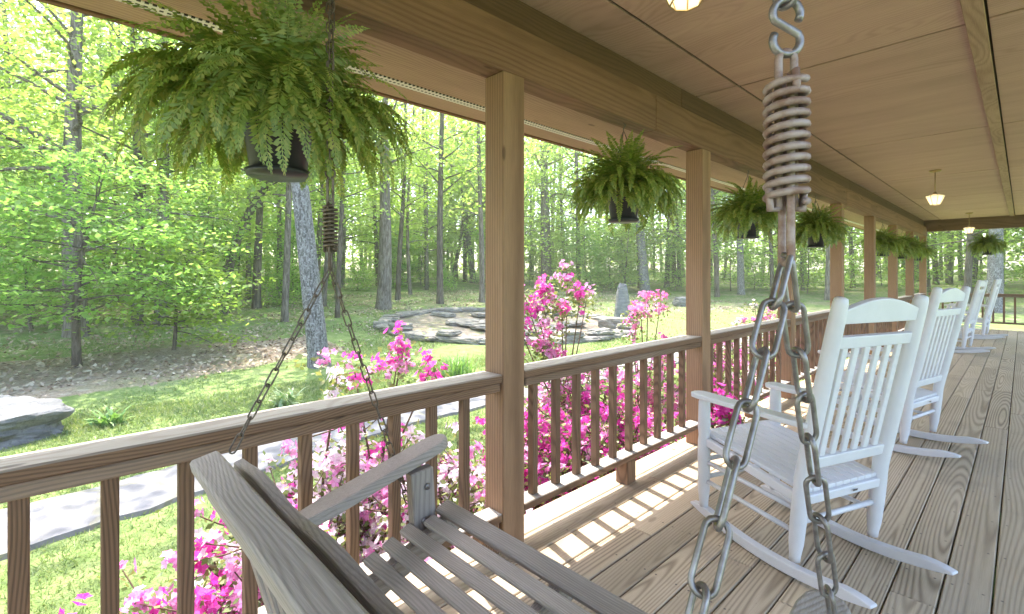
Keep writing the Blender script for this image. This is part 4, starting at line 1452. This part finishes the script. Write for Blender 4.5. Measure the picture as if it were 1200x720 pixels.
def plant(kind, x, y, sc):
    t_, lab, grp = kind
    o = t_ if t_.name not in firsts else copy_tree(t_)
    firsts.add(t_.name)
    put(o, x, y, rt.uniform(0, 6.28), sc, lab, 'tree' if 'shrub' not in lab else 'shrub', grp)
n = 0
tries = 0
while n < 130 and tries < 6000:
    tries += 1
    bear = R(rt.uniform(-14, 112))          # measured from +Y towards -X
    d = 18 + 36 * rt.random() ** 0.9
    x, y = -d * math.sin(bear), d * math.cos(bear)
    dr = math.hypot(max(-x - 1.75, 0), max(y - 16, 0))
    if dr < 14 + (4 if y > 8 else 0) or not free(x, y, 1.7):
        continue
    if y > 16 and x > -6 and y < 30:
        continue
    taken.append((x, y))
    cnt.setdefault(int(d // 10), []).append(1)
    plant(arch[rt.randrange(4) if d < 34 else rt.choice((4, 5))], x, y, rt.uniform(0.75, 1.15))
    n += 1
n = 0
tries = 0
while n < 115 and tries < 6000:
    tries += 1
    bear = R(rt.uniform(-14, 112))
    d = 19 + 31 * rt.random() ** 0.7
    x, y = -d * math.sin(bear), d * math.cos(bear)
    dr = math.hypot(max(-x - 1.75, 0), max(y - 16, 0))
    if dr < 15 + (8 if 8 < y else 0) or not free(x, y, 1.2):
        continue
    if y > 16 and x > -6 and y < 28:
        continue
    taken.append((x, y))
    plant(sap[rt.choice((0, 0, 1, 1, 2))], x, y, rt.uniform(0.75, 1.25))
    n += 1

for t_, _, _ in arch + sap:          # a kind that found no room is not kept
    if t_.name not in firsts:
        for ch in list(t_.children):
            bpy.data.objects.remove(ch)
        bpy.data.objects.remove(t_)

print('TREES', {k: len(v) for k, v in cnt.items()}, n)
# --- far woodland that reads as one mass
rw = np.random.default_rng(5)
N = 90000
bear = np.radians(rw.uniform(-25, 125, N))
d = rw.uniform(52, 82, N)
hz = 24 * rw.random(N) ** 0.9
c = np.stack([-d * np.sin(bear), d * np.cos(bear), hz + 1.2], 1)
# clump the leaves
cl = np.stack([np.round(c[:, 0] / 2.4), np.round(c[:, 1] / 2.4), np.round(c[:, 2] / 1.6)], 1) * np.array([2.4, 2.4, 1.6])
c = cl + rw.normal(0, 0.75, (N, 3)) * np.array([1, 1, 0.55])
v1 = leaf_verts(rw, c, np.full(N, 0.55), 0.4, 0.4, 0.2)
nq = len(c)
tv, ntr = [], 0
for q in range(260):
    b_, dd = R(rw.uniform(-25, 125)), rw.uniform(50, 80)
    x, y, r_ = -dd * math.sin(b_), dd * math.cos(b_), rw.uniform(0.1, 0.25)
    z0 = gz(x, y) - 0.1
    lx, ly = rw.normal(0, 0.8, 2)
    for s in range(6):
        a0, a1 = s * math.pi / 3, (s + 1) * math.pi / 3
        tv.append([(x + r_ * math.cos(a0), y + r_ * math.sin(a0), z0), (x + r_ * math.cos(a1), y + r_ * math.sin(a1), z0),
                   (x + lx + r_ * .4 * math.cos(a1), y + ly + r_ * .4 * math.sin(a1), z0 + 18), (x + lx + r_ * .4 * math.cos(a0), y + ly + r_ * .4 * math.sin(a0), z0 + 18)])
        ntr += 1
v = np.concatenate([v1, np.array(tv).reshape(-1, 3)])
tag(npmesh('distant_woodland', v, 4, nq + ntr, [M['leaf_b'], M['bark']], mi=[0] * nq + [1] * ntr), 'hazy green mass of far trees closing the view', 'woodland', kind='stuff')

# ------------------------------------------------------------------ air
k = NT('pale_air')
pv = k.n('ShaderNodeVolumePrincipled')
pv.inputs['Color'].default_value = (0.98, 1.0, 0.90, 1)
pv.inputs['Density'].default_value = 0.0016
pv.inputs['Anisotropy'].default_value = 0.2
k.l(pv.outputs[0], k.out.inputs['Volume'])
mb = MB()
mb.box((-110, -95, -2.6), (30, 105, 32), 0.0)
hz = mb.build('haze', k.m)
tag(hz, 'thin pale air softening the far woods', 'haze', kind='stuff')

# ------------------------------------------------------------------ azaleas
def azalea(seed, x, y, top, rad, mats, density=1.0, label='', low=0.25, leafy=1.0, sprays=None, group=None):
    rng = np.random.default_rng(seed)
    z0 = gz(x, y)
    Hh = top - z0
    root = empty('azalea_bush', (x, y, z0), 0, label, 'azalea', group)
    mb = MB()
    heads = []
    nst = int(9 + rad * 10)
    for i in range(nst):
        az = rng.uniform(0, 2 * np.pi)
        rr = rad * math.sqrt(rng.random()) * 0.95
        h = Hh * (1 - 0.45 * (rr / rad) ** 2) * rng.uniform(0.72, 1.0)
        tip = Vector((rr * math.cos(az), rr * math.sin(az), h))
        mid = Vector((tip.x * 0.45, tip.y * 0.45, h * 0.5)) + Vector(rng.normal(0, 0.04, 3))
        b0 = Vector((rng.normal(0, 0.05), rng.normal(0, 0.05), -0.03))
        mb.tube([b0, b0.lerp(mid, 0.5) + Vector(rng.normal(0, 0.02, 3)), mid, mid.lerp(tip, 0.5) + Vector(rng.normal(0, 0.03, 3)), tip], [0.012, 0.010, 0.008, 0.006, 0.004], 5, caps=False)
        heads.append(tip)
        for s in range(int(7 * density) + 2):
            t = rng.uniform(0.3, 1.0)
            p = b0.lerp(mid, t * 2) if t < 0.5 else mid.lerp(tip, t * 2 - 1)
            e = p + Vector((rng.normal(0, 0.17) * (0.5 + rad), rng.normal(0, 0.17) * (0.5 + rad), abs(rng.normal(0.10, 0.07))))
            if e.z < Hh * low:
                continue
            mb.tube([p, p.lerp(e, 0.5) + Vector((0, 0, -0.015)), e], [0.005, 0.004, 0.003], 4, caps=False)
            heads.append(e)
    for s in (sprays or []):
        e = Vector(s)
        p = Vector((e.x * 0.3, e.y * 0.3, e.z * 0.6))
        mb.tube([Vector((0, 0, 0)), p, p.lerp(e, 0.6) + Vector((0, 0, -0.02)), e], [0.010, 0.008, 0.006, 0.004], 5, caps=False)
        for q in range(7):
            heads.append(e + Vector(rng.normal(0, 0.055, 3)))
    mb.build('stems', M['stem'], root)
    PV, PM, LV = [], [], []
    for hd in heads:
        # truss of blossoms, one colour per truss most of the time
        nbz = rng.integers(6, 13)
        mi = rng.choice(len(mats), p=[m[1] for m in mats])
        if rng.random() < 0.86:
            for b in range(nbz):
                ax_ = rng.normal(0, 1, 3)
                ax_[2] = abs(ax_[2]) * 0.8 + 0.15
                ax_ /= np.linalg.norm(ax_)
                c0 = np.array(hd) + ax_ * 0.022 + rng.normal(0, 0.022, 3)
                u_ = np.cross(ax_, rng.normal(0, 1, 3)); u_ /= np.linalg.norm(u_)
                w_ = np.cross(ax_, u_)
                pl = rng.uniform(0.018, 0.028)
                for k in range(5):
                    a = 2 * np.pi * k / 5
                    d = u_ * np.cos(a) + w_ * np.sin(a)
                    s_ = -u_ * np.sin(a) + w_ * np.cos(a)
                    q = np.stack([c0, c0 + d * pl * 0.6 + ax_ * pl * 0.38 + s_ * pl * 0.40, c0 + d * pl * 1.12 + ax_ * pl * 0.32, c0 + d * pl * 0.6 + ax_ * pl * 0.38 - s_ * pl * 0.40])
                    PV.append(q); PM.append(mi)
        nl = int(rng.integers(11, 20) * leafy)
        c = np.array(hd) + rng.normal(0, 1, (nl, 3)) * np.array([0.06, 0.06, 0.04]) - np.array([0, 0, 0.035])
        LV.append(c)
    if PV:
        v = np.concatenate(PV)
        npmesh('blossoms', v, 4, len(PV), [M[m[0]] for m in mats], root, mi=PM)
    c = np.concatenate(LV)
    npmesh('leaves', leaf_verts(rng, c, np.full(len(c), 0.042), 0.35, 0.28, 0.0), 4, len(c), M['az_leaf'], root)
    return root
AZ = 'azaleas along the porch'
azalea(1, -2.40, 0.92, 0.40, 0.52, [('pale', 0.45), ('pink', 0.33), ('mag', 0.22)], 2.0, 'pale pink azalea behind the left chain of the swing', group=AZ)
azalea(2, -2.42, 1.62, 0.30, 0.48, [('pale', 0.6), ('pink', 0.4)], 1.9, 'nearly white azalea seen under the swing armrest', group=AZ)
azalea(3, -2.20, 0.36, 0.06, 0.42, [('mag', 0.5), ('pink', 0.5)], 1.8, 'low bright pink azalea at the lower left behind the railing', low=0.2, group=AZ)
azalea(4, -2.95, 1.55, 0.33, 0.40, [('mag', 0.5), ('pink', 0.5)], 0.9, 'tall pink azalea rising above the railing right of the left swing chain', group=AZ, leafy=0.8,
       sprays=[(0.15, 0.12, 1.57), (0.1, 0.35, 1.38), (-0.1, -0.1, 1.40), (0.1, 0.1, 1.46)])
azalea(5, -2.75, 1.08, 0.38, 0.36, [('pale', 0.6), ('pink', 0.4)], 0.9, 'pale azalea with pink flecks peeping over the railing beside the left swing chain', group=AZ,
       sprays=[(0.05, 0.1, 1.50)])
azalea(6, -2.30, 2.45, 0.42, 0.50, [('mag', 0.8), ('pink', 0.2)], 2.3, 'dense magenta azalea behind the first balusters right of the nearest post', group=AZ)
azalea(7, -2.35, 3.20, 0.45, 0.52, [('mag', 0.85), ('pink', 0.15)], 2.3, 'dense magenta azalea behind the middle of the second railing', group=AZ)
azalea(8, -2.05, 1.95, -0.15, 0.36, [('pale', 0.9), ('pink', 0.1)], 1.2, 'low pale lilac azalea at the foot of the nearest post', low=0.15, group=AZ)
azalea(9, -2.85, 3.35, 0.72, 0.50, [('mag', 0.35), ('pink', 0.5), ('rose', 0.15)], 0.7, 'tall open pink azalea towering over the railing right of the nearest post', group=AZ, leafy=1.3,
       sprays=[(-0.05, 0.10, 2.00), (0.0, -0.30, 1.88), (0.05, -0.42, 1.78), (0.05, -0.62, 1.62), (0.0, -0.5, 1.86), (0.1, -0.15, 1.72), (-0.1, 0.45, 1.80), (0.05, -0.28, 1.5), (0.1, -0.4, 1.40), (0.1, 0.1, 1.86)])
azalea(10, -2.75, 4.55, 0.80, 0.55, [('rose', 0.5), ('pink', 0.4), ('mag', 0.1)], 1.0, 'rose pink azalea rising just left of the second post', group=AZ,
       sprays=[(0.0, 0.05, 1.80), (0.1, -0.25, 1.68), (0.0, 0.3, 1.70)])
azalea(11, -1.98, 3.78, 0.08, 0.26, [('mag', 1.0)], 1.4, 'magenta azalea sprig poking through the railing at the foot of the second post', low=0.2, group=AZ,
       sprays=[(0.40, -0.10, 0.98), (0.42, 0.0, 0.90), (0.36, -0.02, 1.05), (0.41, -0.12, 0.84), (0.40, -0.05, 0.94)])
azalea(12, -2.35, 5.2, 0.52, 0.52, [('pink', 0.6), ('mag', 0.4)], 1.7, 'pink azalea behind the railing beside the nearest rocking chair arm', group=AZ)
azalea(13, -2.5, 6.5, 0.60, 0.55, [('pink', 0.4), ('pale', 0.6)], 1.1, 'pale azalea behind the railing left of the nearest chair back', group=AZ, leafy=1.3)
azalea(14, -2.7, 7.9, 1.0, 0.65, [('rose', 0.6), ('pale', 0.4)], 0.6, 'yellow green azalea with few blooms seen right of the rusty spring', group=AZ, leafy=2.0)
azalea(15, -2.6, 9.8, 0.9, 0.65, [('rose', 0.3), ('pale', 0.7)], 0.6, 'leafy azalea above the railing behind the nearest chair crest', group=AZ, leafy=2.2)

# ------------------------------------------------------------------ stones and plants on the lawn
def rock(name, seed, sx, sy, sz, m, label, cat, loc, rz=0.0, group=None, strata=0.5, sub=4, tilt=0.0, taper=0.0):
    rng = random.Random(seed)
    from mathutils import noise
    bm = bmesh.new()
    bmesh.ops.create_cube(bm, size=2)
    bmesh.ops.subdivide_edges(bm, edges=bm.edges[:], cuts=2 ** sub - 1, use_grid_fill=True)
    off = Vector((rng.uniform(0, 90), rng.uniform(0, 90), rng.uniform(0, 90)))
    for v in bm.verts:
        p = v.co.copy()
        q = p.normalized() * (0.55 * p.length + 0.45)      # between a cube and a ball
        k = 1 + 0.26 * noise.noise(q * 0.9 + off) + 0.12 * noise.noise(q * 2.6 + off) + 0.05 * noise.noise(q * 7 + off)
        q *= k
        layer = noise.noise(Vector((q.z * 5.5, off.x, off.y))) * 0.10 * strata
        q.x *= 1 + layer; q.y *= 1 + layer
        tp = 1 - taper * (q.z * 0.5 + 0.5)
        v.co = Vector((q.x * sx / 2 * tp, q.y * sy / 2 * tp, q.z * sz / 2))
    me = bpy.data.meshes.new(name)
    bm.to_mesh(me); bm.free()
    me.materials.append(m)
    o = bpy.data.objects.new(name, me)
    COL.objects.link(o)
    o.location = loc
    o.rotation_euler = (tilt, 0, rz)
    return tag(o, label, cat, group)
rock('boulder', 4, 1.5, 1.6, 0.6, M['stone_b'], 'large flat blue grey boulder on the lawn at the left edge', 'boulder', (-8.75, -0.80, gz(-8.75, -.8) + 0.08), 0.5, None, 0.5)
rp = random.Random(9)
cx_, cy_ = -13.6, 12.6
k = 0
for q in range(44):
    a = 2 * math.pi * q / 44
    ex, ey = cx_ + 4.4 * math.cos(a), cy_ + 4.6 * math.sin(a)
    front = (ex + ey * -0.3) > -17.2
    for lay in range(2 if front and q % 3 == 0 else 1):
        l_ = rp.uniform(0.65, 1.05)
        rock('ledge_stone', 100 + k, l_, rp.uniform(0.5, 0.8), rp.uniform(0.15, 0.24), M['stone'],
             'flat grey ledge stone edging the round terrace on the lawn', 'stone', 
             (ex + rp.uniform(-.1, .1), ey + rp.uniform(-.1, .1), gz(ex, ey) + 0.08 + lay * 0.17), a + math.pi / 2 + rp.uniform(-.2, .2), 'ledge stones round the terrace', 0.8, 3)
        k += 1
for q in range(16):
    a, d_ = rp.uniform(0, 6.28), rp.uniform(0.5, 3.4)
    ex, ey = cx_ + d_ * math.cos(a), cy_ + d_ * math.sin(a)
    rock('paving_stone', 300 + q, rp.uniform(0.8, 1.4), rp.uniform(0.7, 1.1), 0.16, M['stone'], 'flat grey slab lying inside the round stone terrace', 'stone',
         (ex, ey, gz(ex, ey) + 0.10), a, 'slabs inside the round terrace', 0.3, 3)
rock('standing_stone', 501, 1.0, 0.55, 1.75, M['stone_b'], 'tall pointed grey stone standing upright at the back of the lawn', 'stone', (-12.6, 18.9, gz(-12.6, 18.9) + 0.62), 0.9, None, 0.2, 4, R(-8), 0.62)
rock('boulder', 502, 1.1, 0.8, 0.7, M['stone_b'], 'dark low boulder right of the upright stone', 'boulder', (-13.0, 25.5, gz(-13, 25.5) + 0.2), 0.9)
rock('boulder', 503, 1.3, 0.8, 0.5, M['stone'], 'pale low boulder close behind the rose pink azalea', 'boulder', (-10.6, 15.4, gz(-10.6, 15.4) + 0.15), 0.4)

def tuft(name, seed, n, L, wd, spread, m, label, cat, x, y, arch_=0.8):
    rng = np.random.default_rng(seed)
    Q = []
    for i in range(n):
        az = rng.uniform(0, 6.28)
        el = R(88) - abs(rng.normal(0, 0.45))
        l_ = L * rng.uniform(0.6, 1.1)
        p = np.array([rng.normal(0, spread), rng.normal(0, spread), -0.02])
        sd = np.array([-math.sin(az), math.cos(az), 0])
        st = 5
        prev = None
        for s in range(st + 1):
            w_ = wd * (1 - (s / st) ** 1.5) + 0.001
            cur = (p - sd * w_, p + sd * w_)
            if prev is not None:
                Q.append(np.array([prev[0], prev[1], cur[1], cur[0]]))
            prev = cur
            p = p + np.array([math.cos(az) * math.cos(el), math.sin(az) * math.cos(el), math.sin(el)]) * l_ / st
            el -= arch_ * rng.uniform(0.1, 0.4)
    v = np.concatenate(Q)
    o = npmesh(name, v, 4, len(Q), m)
    o.location = (x, y, gz(x, y))
    return tag(o, label, cat)
tuft('iris_clump', 5, 130, 0.62, 0.012, 0.14, M['iris'], 'bright green clump of sword shaped leaves on the lawn left of the nearest post', 'plant', -7.94, 5.96, 0.7)
tuft('hosta_plant', 6, 60, 0.40, 0.035, 0.08, M['hosta'], 'small cream and green leafy plant on the lawn behind the railing', 'plant', -7.9, 2.62, 1.1)
tuft('hosta_plant', 7, 40, 0.34, 0.03, 0.07, M['iris'], 'small fresh green leafy plant by the boulder on the lawn', 'plant', -8.6, 0.55, 1.1)
